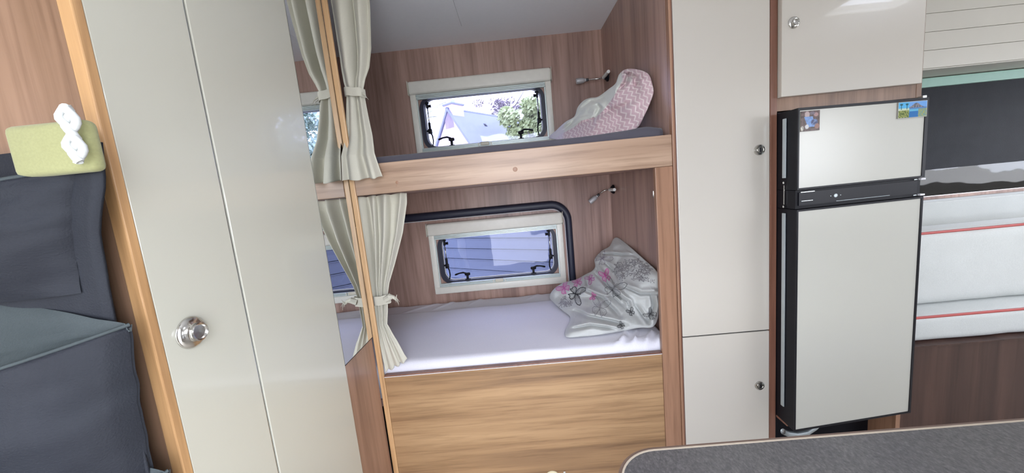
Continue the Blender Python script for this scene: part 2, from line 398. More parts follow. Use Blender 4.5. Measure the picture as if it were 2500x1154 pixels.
ringu(-1.21, .603, .2795, 1.1105, .085, .006, .005, 2.117, 2.129, 'sealing_line', M['whiteline'])

# ================================================================ furniture
bunk = thing('bunk_bed', (-.02, 1.31, 0), 'built in wooden bunk bed with two tiers under the windows', 'bunk bed')
boxo('guard_rail', (-.5815, 1.300, 1.277), (.5705, 1.324, 1.387), M['wood_rail'], bunk, .0025)
boxo('front_panel', (-.5815, 1.304, 0), (.5065, 1.321, .566), M['wood_board'], bunk, .001)
MB().box((-.5815, 1.302, .5665), (.5065, 1.324, .5715), .001).go('edge_lip', M['wood_dark'], bunk)
MB().box((-.5815, 1.3005, .5645), (.5065, 1.3035, .5665), .0005).go('edge_lip', M['whiteline'], bunk, label='thin pale line along the front panel top')
boxo('post', (XM, 1.300, 0), (-.582, 1.312, ZC-.002), M['wood_trim'], bunk, .003, label='orange toned corner post beside the mirror')
boxo('post', (.507, 1.300, 0), (.5705, 1.320, 1.2765), M['wood_post'], bunk, .002)
boxo('edge_strip', (.571, 1.296, 0), (.5795, 1.3205, ZC-.002), M['wood_post'], bunk, .002)
boxo('edge_strip', (.5797, 1.3005, 0), (.5845, 1.3205, ZC-.002), M['wood_dark'], bunk)
boxo('bed_base', (-1.34, 1.326, 1.278), (.556, 2.125, 1.298), M['wood_wall'], bunk)
boxo('bed_base', (-1.34, 1.326, .43), (.556, 2.125, .458), M['wood_wall'], bunk)
for x, z, r in ((.006, 1.318, .0085), (-.426, 1.312, .006), (-.43, 1.30, .002)):
    MB().lathe((x, 1.3005, z), (0, -1, 0), [(r, 0), (r, .0008), (r*.8, .0014)], 20).go('screw_cap', M['wood_post'], bunk, 'auto')
c_ = MB().lathe((.042, 1.3035, .072), (0, -1, 0), [(.030, 0), (.030, .004), (.027, .008), (.018, .009), (.016, .005), (.010, .005), (.008, .008)], 36).go('push_knob', M['ivory'], None, 'auto')
c_.parent = bunk; c_.location = Vector(c_.location)-wloc(bunk); c_['label'] = 'round cream knob on the front panel'
MB().box((.088, 1.299, .078), (.097, 1.3035, .096), .001).go('catch', M['chrome'], bunk)

def slab_mesh(x0, y0, z0, x1, y1, z1, r, nx, ny, fn):
    """soft mattress: closed rounded slab, top displaced by fn(x,y)"""
    prof = [(0, z0), (0, z1-r)]+[(r-r*math.cos(math.radians(a)), z1-r+r*math.sin(math.radians(a))) for a in (18, 36, 54, 72, 90)]
    ys = [(y0+d, z) for d, z in prof]; ym = [(y0+r+(y1-y0-2*r)*k/ny, z1) for k in range(1, ny)]
    row = ys+ym+[(y1-d, z) for d, z in prof[::-1]]
    V = []; F = []
    for i in range(nx+1):
        x = x0+(x1-x0)*i/nx
        for (y, z) in row:
            t = max(0, min(1, (z-z0)/(z1-z0))); V.append((x, y-fn(x, y, 1)*t*(y < y0+r), z+fn(x, y, 0)*t))
    L = len(row)
    for i in range(nx):
        for k in range(L-1): F.append((i*L+k, i*L+k+1, (i+1)*L+k+1, (i+1)*L+k)[::-1])
        F.append((i*L+L-1, i*L, (i+1)*L, (i+1)*L+L-1)[::-1])
    F.append(tuple(range(L))); F.append(tuple(nx*L+k for k in range(L))[::-1])
    return V, F
def ridge(x, y, x0, y0, x1, y1, w, h):
    dx, dy = x1-x0, y1-y0; L = math.hypot(dx, dy); t = ((x-x0)*dx+(y-y0)*dy)/L; d = ((x-x0)*dy-(y-y0)*dx)/L
    e = max(0, min(1, min(t, L-t)/(.25*L))); return h*e*math.exp(-(d/w)**2)
CR = [(.36, 1.34, .44, 1.50, .010, .014), (.41, 1.33, .47, 1.47, .006, .015), (.45, 1.33, .53, 1.44, .007, .016), (.50, 1.32, .54, 1.40, .006, .016), (.33, 1.34, .41, 1.40, .006, .010),
      (-.75, 1.95, -.5, 2.13, .012, .006), (-.55, 1.98, -.42, 2.13, .010, .007), (-.35, 2.0, -.25, 2.13, .010, .005), (0, 2.0, .1, 2.13, .012, .005), (-.1, 1.36, .2, 1.34, .008, .003), (.3, 1.30, .5, 1.40, .006, .006)]
def sheetfn(x, y, k):
    n = noise.noise(Vector((x*3, y*4, 3.1)))*.004+noise.noise(Vector((x*14, y*14, 1)))*.0012
    if k: return .004+n*.8+(.004*noise.noise(Vector((x*30, 0, 5))) if x > .3 else 0)
    v = n+sum(ridge(x, y, *c) for c in CR)
    if y > 1.95: v += -.006+.006*noise.noise(Vector((x*9, 2, 2)))
    if x > .52: v -= (x-.52)*.12
    return v
V, F = slab_mesh(-1.33, 1.333, .460, .552, 2.122, .603, .032, 240, 90, sheetfn)
tag(obj('mattress', V, F, M['sheet'], None, True), 'thick lower bunk mattress in a smooth white fitted sheet', 'mattress')
V, F = slab_mesh(-1.33, 1.328, 1.300, .552, 2.122, 1.414, .018, 120, 40, lambda x, y, k: (.002*noise.noise(Vector((x*6, y*6, 0)))+(0 if k else .010*math.exp(-((x-.50)/.05)**2)+.006*math.exp(-((x-.42)/.1)**2) if y < 1.7 else 0)))
tag(obj('mattress', V, F, M['mattress'], None, True), 'dark grey mattress on the upper bunk behind the guard rail', 'mattress')
# small hook on the partition
hk = MB(); hk.tube([(.5655, 1.455, 1.185), (.557, 1.455, 1.186), (.556, 1.455, 1.160), (.5655, 1.455, 1.158)], .0022, 8)
hk.box((.5645, 1.448, 1.150), (.5685, 1.462, 1.192), .0008)
tag(hk.go('wall_hook', M['chrome'], None, 'auto'), 'tiny chrome bracket on the right wall of the lower bunk', 'hook')

# --- wardrobe with mirror
wd = thing('wardrobe', (-.95, .92, 0), 'tall wardrobe with glossy cream doors and a mirrored side', 'wardrobe')
boxo('carcass', (-1.34, .551, 0), (-.625, 1.298, 2.07), M['wood_panel'], wd)
def knob(p, axis, r, parent, name='knob'):
    return MB().lathe(p, axis, [(r, 0), (r, r*.06), (r*.95, r*.16), (r*.82, r*.27), (r*.66, r*.33), (r*.58, r*.36), (r*.55, r*.42), (r*.55, r*.52), (r*.58, r*.58), (r*.58, r*.63), (r*.52, r*.66), (r*.46, r*.64), (r*.42, r*.56), (r*.2, r*.54), (.0005, r*.53)], 44).go(name, M['chrome'], parent, 'auto')
dA = boxo('door', (-.6225, .7345, .03), (XM, 1.0775, 2.06), M['gloss_w'], wd, .0015, label='wider glossy cream door next to the mirror')
dB = boxo('door', (-.6225, .5505, .03), (XM, .7285, 2.06), M['gloss_w'], wd, .0015, label='narrow glossy cream door with chrome knob')
MB().box((-.6225, .7288, .03), (-.607, .7342, 2.06)).go('door_gap_profile', M['bluegrey'], wd)
MB().box((-.607, .7285, .03), (-.6030, .7300, 2.06)).go('door_gap_profile', M['alu'], wd, label='thin shiny strip in the door gap')
knob((XM, .600, 1.051), (1, 0, 0), .0285, dB)
boxo('side_panel', (-.6235, 1.0778, 0), (-.6065, 1.2995, 2.06), M['wood_panel'], wd)
MB().box((-.6062, 1.0782, .737), (XM, 1.2995, 2.06)).go('mirror', M['mirror'], wd)
MB().box((-.6064, 1.0782, .7345), (XM+.0003, 1.2995, .7368)).go('mirror_edge', M['black'], wd)
boxo('corner_trim', (-.622, .5345, .0), (-.6010, .5502, 2.06), M['wood_trim'], wd, .002)
boxo('end_panel', (-1.34, .5355, .0), (-.6222, .5500, 2.06), M['wood_fridge'], wd)

# --- tall cabinet
tcab = thing('tall_cabinet', (.75, 1.6, 0), 'tall narrow cream cabinet between the bunks and the fridge', 'cabinet')
boxo('carcass', (.586, 1.3215, 0), (.915, 2.125, 2.075), M['wood_dark'], tcab)
def lock(p, r, parent):
    l = MB().lathe(p, (0, -1, 0), [(r, 0), (r, r*.12), (r*.9, r*.3), (r*.72, r*.34), (r*.66, r*.16), (r*.56, r*.16), (r*.5, r*.34), (r*.1, r*.36)], 36).go('lock', M['chrome'], parent, 'auto')
    MB().box((p[0]-r*.09, p[1]-r*.42, p[2]-r*.38), (p[0]+r*.09, p[1]-r*.37, p[2]+r*.38)).go('key_slot', M['black'], l)
tu = boxo('door', (.5865, 1.300, .6280), (.9145, 1.3205, 2.07), M['gloss'], tcab, .0015)
tl = boxo('door', (.5865, 1.300, .06), (.9145, 1.3205, .6235), M['gloss'], tcab, .0015)
MB().box((.588, 1.306, .6236), (.913, 1.3213, .6279)).go('door_gap_shade', M['black'], tcab)  # black strip painting the shade in the gap between the doors
lock((.877, 1.3, 1.303), .019, tu); lock((.876, 1.3, .403), .018, tl)
boxo('side_panel', (.9155, 1.298, 0), (.9385, 2.125, 2.08), M['wood_dark'], tcab, .001)

# --- overhead cabinet over the fridge
oh = thing('overhead_cabinet', (1.19, 1.6, 1.43), 'cream overhead cabinet above the fridge with a chrome knob', 'cabinet')
boxo('carcass', (.940, 1.3015, 1.430), (1.418, 2.0, 2.075), M['wood_fridge'], oh)
boxo('side_panel', (1.4182, 1.3005, 1.430), (1.437, 2.0, 2.075), M['wood_fridge'], oh, .001)
od = boxo('door', (.9405, 1.280, 1.4735), (1.4135, 1.3005, 2.06), M['gloss'], oh, .0015)
knob((.979, 1.280, 1.709), (0, -1, 0), .019, od)

# --- fridge
fr = thing('fridge', (1.17, 1.45, .27), 'black fridge freezer with white door panels', 'fridge')
def fp(x, off=0):   # front plane of the doors, slightly slanted
    return 1.2+(x-.932)*.05/.47-off
def fdoor(name, z0, z1, label=None):
    return MB().prism([[(.932, fp(.932), z0), (1.402, fp(1.402), z0), (1.4, 1.297, z0), (.9395, 1.297, z0)]], (0, 0, z1-z0)).go(name, M['black'], fr, label=label)
boxo('body', (.942, 1.299, .27), (1.410, 2.0, 1.425), M['black'], fr)
def fpan(x0, z0, x1, z1, t0, t1, name, mat, parent, label=None):
    P = [(x0, fp(x0, t0), z0), (x1, fp(x1, t0), z0), (x1, fp(x1, t0), z1), (x0, fp(x0, t0), z1)]
    return MB().prism([P], (0, -(t1-t0), 0)).go(name, mat, parent, label=label)
def frame(x0, z0, x1, z1, w, t, parent):
    f = MB()
    for a in ((x0, z0, x0+w[0], z1), (x1-w[1], z0, x1, z1), (x0+w[0], z0, x1-w[1], z0+w[2]), (x0+w[0], z1-w[3], x1-w[1], z1)):
        P = [(a[0], fp(a[0], .0002), a[1]), (a[2], fp(a[2], .0002), a[1]), (a[2], fp(a[2], .0002), a[3]), (a[0], fp(a[0], .0002), a[3])]
        f.prism([P], (0, -t, 0))
    f.go('door_frame', M['blackgloss'], parent)
fz = fdoor('freezer_door', 1.156, 1.4195); frame(.932, 1.156, 1.402, 1.4195, (.005, .012, .005, .008), .005, fz)
fpan(.9375, 1.1615, 1.3895, 1.411, .0003, .003, 'door_panel', M['fridge_w'], fz)
md = fdoor('fridge_door', .278, 1.0895); frame(.932, .278, 1.402, 1.0895, (.005, .008, .006, .006), .005, md)
fpan(.9375, .2845, 1.3935, 1.083, .0003, .003, 'door_panel', M['fridge_w'], md)
cb = MB().prism([[(.934, fp(.934, -.006), 1.0915), (1.400, fp(1.400, -.006), 1.0915), (1.398, 1.297, 1.0915), (.9395, 1.297, 1.0915)]], (0, 0, .0625)).go('control_band', M['black'], fr)
fpan(.945, 1.102, 1.385, 1.146, -.006, -.003, 'band_face', M['blackgloss'], cb)
fpan(.950, 1.1455, 1.000, 1.1475, -.006, -.001, 'handle_slot_edge', M['alu'], cb); fpan(.953, 1.116, .994, 1.1175, -.006, -.001, 'handle_slot_edge', M['alu'], cb)
fpan(1.08, 1.1045, 1.28, 1.1055, -.006, -.001, 'handle_slot_edge', M['steel_strip'], cb)
MB().lathe((1.078, fp(1.078, -.003)-.0002, 1.124), (0, -1, 0), [(.0065, 0), (.0065, .001), (.005, .0015), (.0045, .0008), (.001, .0008)], 20).go('round_button', M['steel_strip'], cb, 'auto')
for x in (1.060, 1.096): MB().lathe((x, fp(x, -.003)-.0002, 1.124), (0, -1, 0), [(.0017, 0), (.0015, .001)], 12).go('indicator_dot', M['steel_strip'], cb)
for z in (1.150, 1.096):
    fpan(1.372, z-.0015, 1.384, z+.0015, -.006, -.002, 'hinge_pin', M['alu'], cb)
    MB().box((1.392, 1.246, z-.003), (1.408, 1.262, z+.003), .001).go('hinge_plate', M['whiteline'], cb)
MB().box((.9305, 1.247, 1.197), (.9345, 1.262, 1.397), .001).go('handle_strip', M['steel_strip'], fz)
MB().box((.9305, 1.247, .342), (.9345, 1.262, 1.075), .001).go('handle_strip', M['steel_strip'], md)
MB().box((.9315, 1.253, 1.105), (.9345, 1.256, 1.172), .0005).cyl((.9335, 1.2545, 1.181), (.9300, 1.2545, 1.181), .004, None, 10).cyl((.9335, 1.2545, 1.098), (.9300, 1.2545, 1.098), .004, None, 10).go('lock_pin', M['chrome'], cb)
MB().box((.939, 1.240, .266), (.962, 1.297, .276), .002).go('hinge_bracket', M['wood_dark'], fr)
MB().box((1.391, 1.254, 1.4200), (1.404, 1.27, 1.428), .001).go('top_hinge', M['alu'], fr)
fb = thing('fridge_plinth', (1.17, 1.4, 0), 'recessed plinth under the fridge, blackened to stand for shade', 'plinth')
boxo('back_panel', (.942, 1.50, 0), (1.50, 1.515, .262), M['black'], fb)  # panel and shelf are black to paint the shade under the fridge
boxo('shelf', (.942, 1.33, .235), (1.42, 1.499, .262), M['black'], fb)
boxo('edge_strip', (1.500, 1.385, 0), (1.518, 1.517, .262), M['wood_post'], fb)
tag(MB().tube([(.947, 1.27, .222), (.965, 1.27, .212), (1.0, 1.275, .200), (1.05, 1.29, .192), (1.11, 1.32, .19), (1.18, 1.36, .20), (1.24, 1.40, .215)], .011, 12).go('grey_hose', M['steel_strip'], None, True), 'pale grey hose curving under the fridge', 'hose')
# magnets
def card(name, x0, z0, x1, z1, nx, nz, paint, label, cat):
    V = []; cols = []; th = .0015
    for j in range(nz+1):
        for i in range(nx+1):
            u, v = i/nx, j/nz; x = x0+(x1-x0)*u; V.append((x, fp(x, .0065), z0+(z1-z0)*v)); cols.append(paint(u, v))
    F = [(j*(nx+1)+i, j*(nx+1)+i+1, (j+1)*(nx+1)+i+1, (j+1)*(nx+1)+i) for j in range(nz) for i in range(nx)]
    b = len(V); cr = [0, nx, (nz+1)*(nx+1)-1, nz*(nx+1)]
    for k in cr: V.append((V[k][0], V[k][1]+th, V[k][2])); cols.append((.3, .25, .2))
    F += [(b, b+3, b+2, b+1), (cr[0], b, b+1, cr[1]), (cr[1], b+1, b+2, cr[2]), (cr[2], b+2, b+3, cr[3]), (cr[3], b+3, b, cr[0])]
    o = obj(name, V, F, M['photo']); set_print(o, np.array(cols)); return tag(o, label, cat)
def el(u, v, cu, cv, a, b): return ((u-cu)/a)**2+((v-cv)/b)**2 < 1
def p_photo(u, v):
    n = noise.noise(Vector((u*9, v*9, 0))); c = Vector((.10, .065, .06))*(1+.6*n)
    if el(u, v, .33, .82, .13, .16): c = Vector((.42, .33, .32))
    if el(u, v, .80, .80, .12, .10): c = Vector((.33, .20, .20))
    if el(u, v, .60, .88, .14, .08): c = Vector((.16, .13, .16))
    if abs((u-.5)+(v-.45)*.4) < .22 and .2 < v < .72: c = Vector((.16, .28, .55))*(1+.3*n)
    if el(u, v, .72, .42, .18, .16): c = Vector((.05, .06, .14)) if n > 0 else Vector((.12, .17, .32))
    if el(u, v, .86, .22, .13, .13): c = Vector((.28, .15, .12))
    if el(u, v, .33, .22, .10, .11): c = Vector((.55, .55, .55))
    if el(u, v, .08, .14, .09, .12): c = Vector((.4, .38, .33))*(1+n)
    return tuple(c)
def p_card(u, v):
    n = noise.noise(Vector((u*22, v*14, 4)))
    if u < .012 or u > .99 or v < .03 or v > .97: return (.5, .5, .48)
    if v > .52:
        if u < .38:
            c = (.10, .42, .72) if v > .60 else (.45, .60, .50)
            if (abs(u-.11) < .012 or abs(u-.30) < .012) and v < .84 or (el(u, v, .11, .84, .05, .06) or el(u, v, .30, .84, .05, .06)): c = (.02, .10, .12)
        else:
            hill = .62+.28*math.exp(-((u-.62)/.16)**2)+.02*n
            c = (.16, .36, .72) if v > hill else ((.25, .22, .25) if n > -.1 else (.07, .12, .16)) if v > .60 else (.10, .22, .45)
    else:
        if u < .38: c = (.30, .33, .10) if n > 0 else (.10, .14, .04)
        elif u < .70: c = (.03, .16, .42) if v < .40 else (.12, .42, .62)
        else: c = (.34, .36, .12) if n > .1 else (.20, .30, .25)
        if v > .47 and u < .38: c = (.55, .6, .4)
    return c
card('photo_magnet', .9395, 1.344, 1.006, 1.4075, 60, 58, p_photo, 'square photo magnet with a figure in light blue, top left of the freezer door', 'magnet')
card('postcard_magnet', 1.287, 1.358, 1.394, 1.4105, 130, 60, p_card, 'blue and green seaside postcard magnet, top right of the freezer door', 'magnet')

# --- table in the foreground
tb = thing('table', (.95, .15, 0), 'dark grey slate look table with rounded corner and beige edge line', 'table')
def toutline(o, z):
    x0, x1, y0, y1, r = .122+o, 1.75-o, -.22+o, .5925-o, .085-o; P = []
    for cx_, cy2, a in ((x1-r, y1-r, 0), (x0+r, y1-r, 90), (x0+r, y0+r, 180), (x1-r, y0+r, 270)):
        for k in range(13):
            t = math.radians(a+90*k/12); P.append((cx_+r*math.cos(t), cy2+r*math.sin(t), z))
    return P
MB().prism([toutline(.009, .729)], (0, 0, .031)).go('tabletop', M['table'], tb)
MB().prism([toutline(0, .731), toutline(.0055, .731)], (0, 0, .0285)).go('edge_band', M['table_edge'], tb)
MB().prism([toutline(.0056, .731), toutline(.0089, .731)], (0, 0, .0298)).go('edge_line', M['table_line'], tb)
MB().lathe((.95, .12, .001), (0, 0, 1), [(.16, 0), (.16, .01), (.05, .03), (.035, .05), (.035, .70), (.09, .715), (.09, .727)], 32).go('pedestal_leg', M['chrome'], tb, 'auto')

# ================================================================ curtains
def curtain_mesh(rows, nf, seed, nu=150, sub=10, slant=0, th=.0016):
    rows = np.array(rows); z = rows[:, 0]; n = (len(rows)-1)*sub+1; t = np.linspace(0, len(rows)-1, n)
    def cr(col):   # smooth interpolation between rows
        i = np.clip(t.astype(int), 0, len(rows)-2); f = t-i; f = f*f*(3-2*f)*.6+f*.4; return col[i]*(1-f)+col[i+1]*f
    Z, XL, XR, Y, A = [cr(rows[:, k]) for k in range(5)]
    V = []; ph = seed*1.7
    for j in range(n):
        w = j/(n-1)
        for i in range(nu+1):
            u = i/nu
            k = 2*math.pi*nf
            uu = u+.06*math.sin(5.1*u+ph)+.03*math.sin(9*u+2.2*w+ph)
            s = math.sin(k*uu+.5*math.sin(2.3*w+ph)); s2 = math.sin(k*.5*uu+1.3+ph+1.1*w)
            s3 = math.sin(1.9*k*uu+ph*2+w)*.22
            y = Y[j]+A[j]*(.9*s+.35*s2+s3)+.0012*noise.noise(Vector((u*8, Z[j]*9, seed)))
            x = XL[j]+(XR[j]-XL[j])*(u+.30/nf*math.cos(k*uu+.9)*math.sin(math.pi*u)*.5)
            zz = Z[j]+slant*u*max(0, w-.8)/.2+.004*s*(w > .97)+(.004*abs(s2) if j == 0 else 0)
            V.append((x, y, zz))
    L = nu+1; nb = len(V)
    Vn = [(v[0], v[1]+th, v[2]) for v in V]; F = []
    for j in range(n-1):
        for i in range(nu):
            a = (j*L+i, j*L+i+1, (j+1)*L+i+1, (j+1)*L+i); F.append(a[::-1]); F.append(tuple(q+nb for q in a))
    for i in range(nu):
        F.append((i, i+1, i+1+nb, i+nb)); q = (n-1)*L; F.append((q+i+nb, q+i+1+nb, q+i+1, q+i))
    for j in range(n-1):
        F.append((j*L+nb, (j+1)*L+nb, (j+1)*L, j*L)); F.append((j*L+nu, (j+1)*L+nu, (j+1)*L+nu+nb, j*L+nu+nb))
    return V+Vn, F
def band(cx_, cy2, z, rx, ry, h, tilt, n=48):
    V = []; F = []
    for i in range(n):
        a = 2*math.pi*i/n; wob = .0012*math.sin(5*a)
        for (k, dz) in ((0, -h/2), (0, h/2), (.0018, h/2), (.0018, -h/2)):
            V.append((cx_+(rx+k+wob)*math.cos(a), cy2+(ry+k+wob)*math.sin(a), z+dz+tilt*math.cos(a)+wob))
    for i in range(n):
        j = (i+1) % n
        for k in range(4):
            l = (k+1) % 4; F.append((i*4+k, i*4+l, j*4+l, j*4+k))
    return V, F
cu = thing('curtain', (-.51, 1.27, 1.33), 'upper linen curtain tied back beside the upper bunk', 'curtain', None)
V, F = curtain_mesh([(2.080, -.597, -.445, 1.352, .020), (1.93, -.597, -.458, 1.354, .025), (1.80, -.596, -.474, 1.354, .025), (1.735, -.595, -.490, 1.352, .021),
                     (1.695, -.590, -.509, 1.350, .012), (1.665, -.585, -.520, 1.350, .009), (1.635, -.585, -.519, 1.346, .009),
                     (1.56, -.590, -.510, 1.330, .012), (1.49, -.594, -.499, 1.311, .014), (1.42, -.6005, -.486, 1.272, .014), (1.333, -.6005, -.466, 1.256, .022)], 2.3, 1.0)
obj('fabric', V, F, M['linen'], cu, True)
tb1 = obj('tieback', *band(-.552, 1.349, 1.650, .036, .019, .030, -.006), M['linen'], cu, 'auto')
MB().tube([(-.520, 1.338, 1.645), (-.508, 1.33, 1.632), (-.502, 1.328, 1.622), (-.496, 1.326, 1.615)], [.004, .0016, .0008, .0005], 6).tube([(-.522, 1.338, 1.636), (-.512, 1.33, 1.626), (-.509, 1.33, 1.610)], [.002, .001, .0005], 6).go('frayed_end', M['linen'], tb1)
cl = thing('curtain', (-.52, 1.313, .58), 'lower linen curtain tied back beside the lower bunk', 'curtain', None)
V, F = curtain_mesh([(1.271, -.597, -.415, 1.350, .012), (1.235, -.597, -.422, 1.354, .020), (1.12, -.597, -.455, 1.357, .022), (1.0, -.597, -.502, 1.357, .019), (.93, -.596, -.530, 1.352, .012),
                     (.885, -.594, -.541, 1.348, .009), (.862, -.593, -.543, 1.346, .009), (.82, -.591, -.547, 1.340, .008),
                     (.77, -.589, -.553, 1.331, .007), (.69, -.586, -.524, 1.322, .006), (.580, -.580, -.488, 1.3195, .004)], 3.1, 2.4, slant=.042)
obj('fabric', V, F, M['linen'], cl, True)
tb2 = obj('tieback', *band(-.566, 1.347, .868, .034, .016, .036, .002), M['linen'], cl, 'auto')
t = MB().tube([(-.545, 1.336, .870), (-.525, 1.331, .880), (-.510, 1.328, .878), (-.503, 1.328, .866)], [.014, .012, .007, .002], 8)
for k in range(9):
    a = random.uniform(-.5, 1.2); l = random.uniform(.012, .026); t.tube([(-.510, 1.328, .872), (-.510+l*.5, 1.324, .872+l*.4*math.sin(a*3)), (-.510+l*math.cos(a*1.3), 1.322, .872-l*1.1*math.sin(a*2.2))], [.0016, .0010, .0006], 5)
t.go('frayed_end', M['linen'], tb2)

# ================================================================ pillows
def cushion_points(bd, c, n, H, NR, NS, puff=3.0):
    # bd: closed boundary loop (k,3); returns front grid (NR+1, NS, 3) rings from centre to rim
    bd = np.array(bd); k = len(bd)
    # smooth closed Catmull-Rom resample by arc length
    pts = []
    for i in range(k):
        p0, p1, p2, p3 = bd[i-1], bd[i], bd[(i+1) % k], bd[(i+2) % k]
        for t in np.linspace(0, 1, 24, endpoint=False):
            pts.append(.5*((2*p1)+(-p0+p2)*t+(2*p0-5*p1+4*p2-p3)*t*t+(-p0+3*p1-3*p2+p3)*t**3))
    pts = np.array(pts); L = np.r_[0, np.cumsum(np.linalg.norm(np.diff(np.vstack([pts, pts[:1]]), axis=0), axis=1))]
    s = np.linspace(0, L[-1], NS, endpoint=False); full = np.vstack([pts, pts[:1]])
    rim = np.stack([np.interp(s, L, full[:, j]) for j in range(3)], 1)
    r = (np.linspace(0, 1, NR+1)**.8)[:, None, None]
    c = np.array(c); n = np.array(n)
    g = c + (rim[None]-c)*r
    g = g + n*(H*np.maximum(0, 1-r**puff)**.55)
    return g, rim

def seg_d(U, a, b):
    a = np.array(a); b = np.array(b); d = b-a; L = np.linalg.norm(d); d = d/L; nrm = np.array([-d[1], d[0]])
    t = (U-a) @ d; s = (U-a) @ nrm; return t/L, s
def poly_crease(U, pts, w, h):
    out = np.zeros(len(U)); best = np.full(len(U), 9e9); sg = np.zeros(len(U)); tt = np.zeros(len(U)); n = len(pts)-1
    for i in range(n):
        t, s = seg_d(U, pts[i], pts[i+1]); tc_ = np.clip(t, 0, 1); L = np.linalg.norm(np.array(pts[i+1])-np.array(pts[i]))
        dist = np.hypot(s, (t-tc_)*L); m_ = dist < best; best[m_] = dist[m_]; sg[m_] = np.sign(s[m_])*dist[m_]; tt[m_] = (i+tc_[m_])/n
    env = np.clip(np.minimum(tt, 1-tt)*5+.25, 0, 1)
    return env*h*(-np.exp(-(sg/w)**2)+.75*np.exp(-((sg-1.9*w)/(1.5*w))**2)+.25*np.exp(-((sg+1.9*w)/(1.5*w))**2))
def fbm(U, s, seed, oct_=3):
    return np.array([sum(noise.noise(Vector((x*s*2**o, y*s*2**o, seed+o)))/2**o for o in range(oct_)) for x, y in U])
def pillow(name, bd, c, n, e1, e2, H, NR, NS, creases, paint, label, cat, back, wob, zmin):
    g, rim = cushion_points(bd, c, n, H, NR, NS); c = np.array(c); n = np.array(n); e1 = np.array(e1); e2 = np.array(e2)
    P = g.reshape(-1, 3); U = np.stack([(P-c) @ e1, (P-c) @ e2], 1); r = ((np.linspace(0, 1, NR+1)**.8)[:, None]*np.ones(NS)).ravel()
    lowU = U[::1]; d = np.zeros(len(P))
    for pts, w, h in creases: d += poly_crease(U, pts, w, h)
    # soft unevenness, evaluated on a coarse lattice and interpolated
    gx = np.linspace(U[:, 0].min(), U[:, 0].max(), 60); gy = np.linspace(U[:, 1].min(), U[:, 1].max(), 60)
    lat = np.array([[fbm([(a, b)], 9, 3.0)[0]*1.0+.35*(abs(fbm([(a*.6+b*.8, b*1.8-a*1.2)], 16, 9.0, 2)[0])-.2) for b in gy] for a in gx])
    fx = (U[:, 0]-gx[0])/(gx[1]-gx[0]); fy = (U[:, 1]-gy[0])/(gy[1]-gy[0]); ix = np.clip(fx.astype(int), 0, 58); iy = np.clip(fy.astype(int), 0, 58); fx -= ix; fy -= iy
    d += wob*(lat[ix, iy]*(1-fx)*(1-fy)+lat[ix+1, iy]*fx*(1-fy)+lat[ix, iy+1]*(1-fx)*fy+lat[ix+1, iy+1]*fx*fy)
    d *= np.clip((1-r)*9, 0, 1)
    cols = paint(U)
    P = P+d[:, None]*n
    V = P.tolist(); F = []
    for i in range(NR):
        for k in range(NS):
            k2 = (k+1) % NS
            a, b, e, f = i*NS+k, i*NS+k2, (i+1)*NS+k2, (i+1)*NS+k
            F.append((a, f, e, b) if i else (a, f, e))
    # merge centre ring into one point by reusing vertex 0
    F = [tuple(0 if q < NS else q for q in f) for f in F]
    # back half: fewer rings, towards the wall / mattress
    NB = 10; rim0 = NR*NS; rings = [list(range(rim0, rim0+NS))]; bc = c+np.array(back)
    for i in range(1, NB):
        t = 1-i/NB; ring = []
        for k in range(NS):
            p = rim[k]*t+bc*(1-t); s_ = (1-t**3)**.5; q = rim[k]+(bc-rim[k])*(1-t)+np.array(back)*(s_-(1-t))*.35; ring.append(len(V)); V.append(q.tolist())
        rings.append(ring)
    cv = len(V); V.append(bc.tolist())
    for i in range(NB-1):
        for k in range(NS):
            k2 = (k+1) % NS; F.append((rings[i][k], rings[i+1][k], rings[i+1][k2], rings[i][k2]))
    for k in range(NS): F.append((rings[-1][k], cv, rings[-1][(k+1) % NS]))
    V = [(v[0], v[1], max(v[2], zmin)) for v in V]
    cc = np.ones((len(V), 3))*cols[-1]; cc[:len(cols)] = cols
    o = obj(name, V, F, M['print'], None, True); set_print(o, cc); tag(o, label, cat)
    # drop the unused centre duplicates
    bm = bmesh.new(); bm.from_mesh(o.data); bmesh.ops.delete(bm, geom=[v for v in bm.verts if not v.link_faces], context='VERTS')
    bmesh.ops.recalc_face_normals(bm, faces=bm.faces); bm.to_mesh(o.data); bm.free()
    return o
def lines(U, pts, w):
    best = np.full(len(U), 9e9)
    for i in range(len(pts)-1):
        t, s = seg_d(U, pts[i], pts[i+1]); tc_ = np.clip(t, 0, 1); L = math.dist(pts[i], pts[i+1]); best = np.minimum(best, np.hypot(s, (t-tc_)*L))
    return np.clip(1.4-best/w, 0, 1)
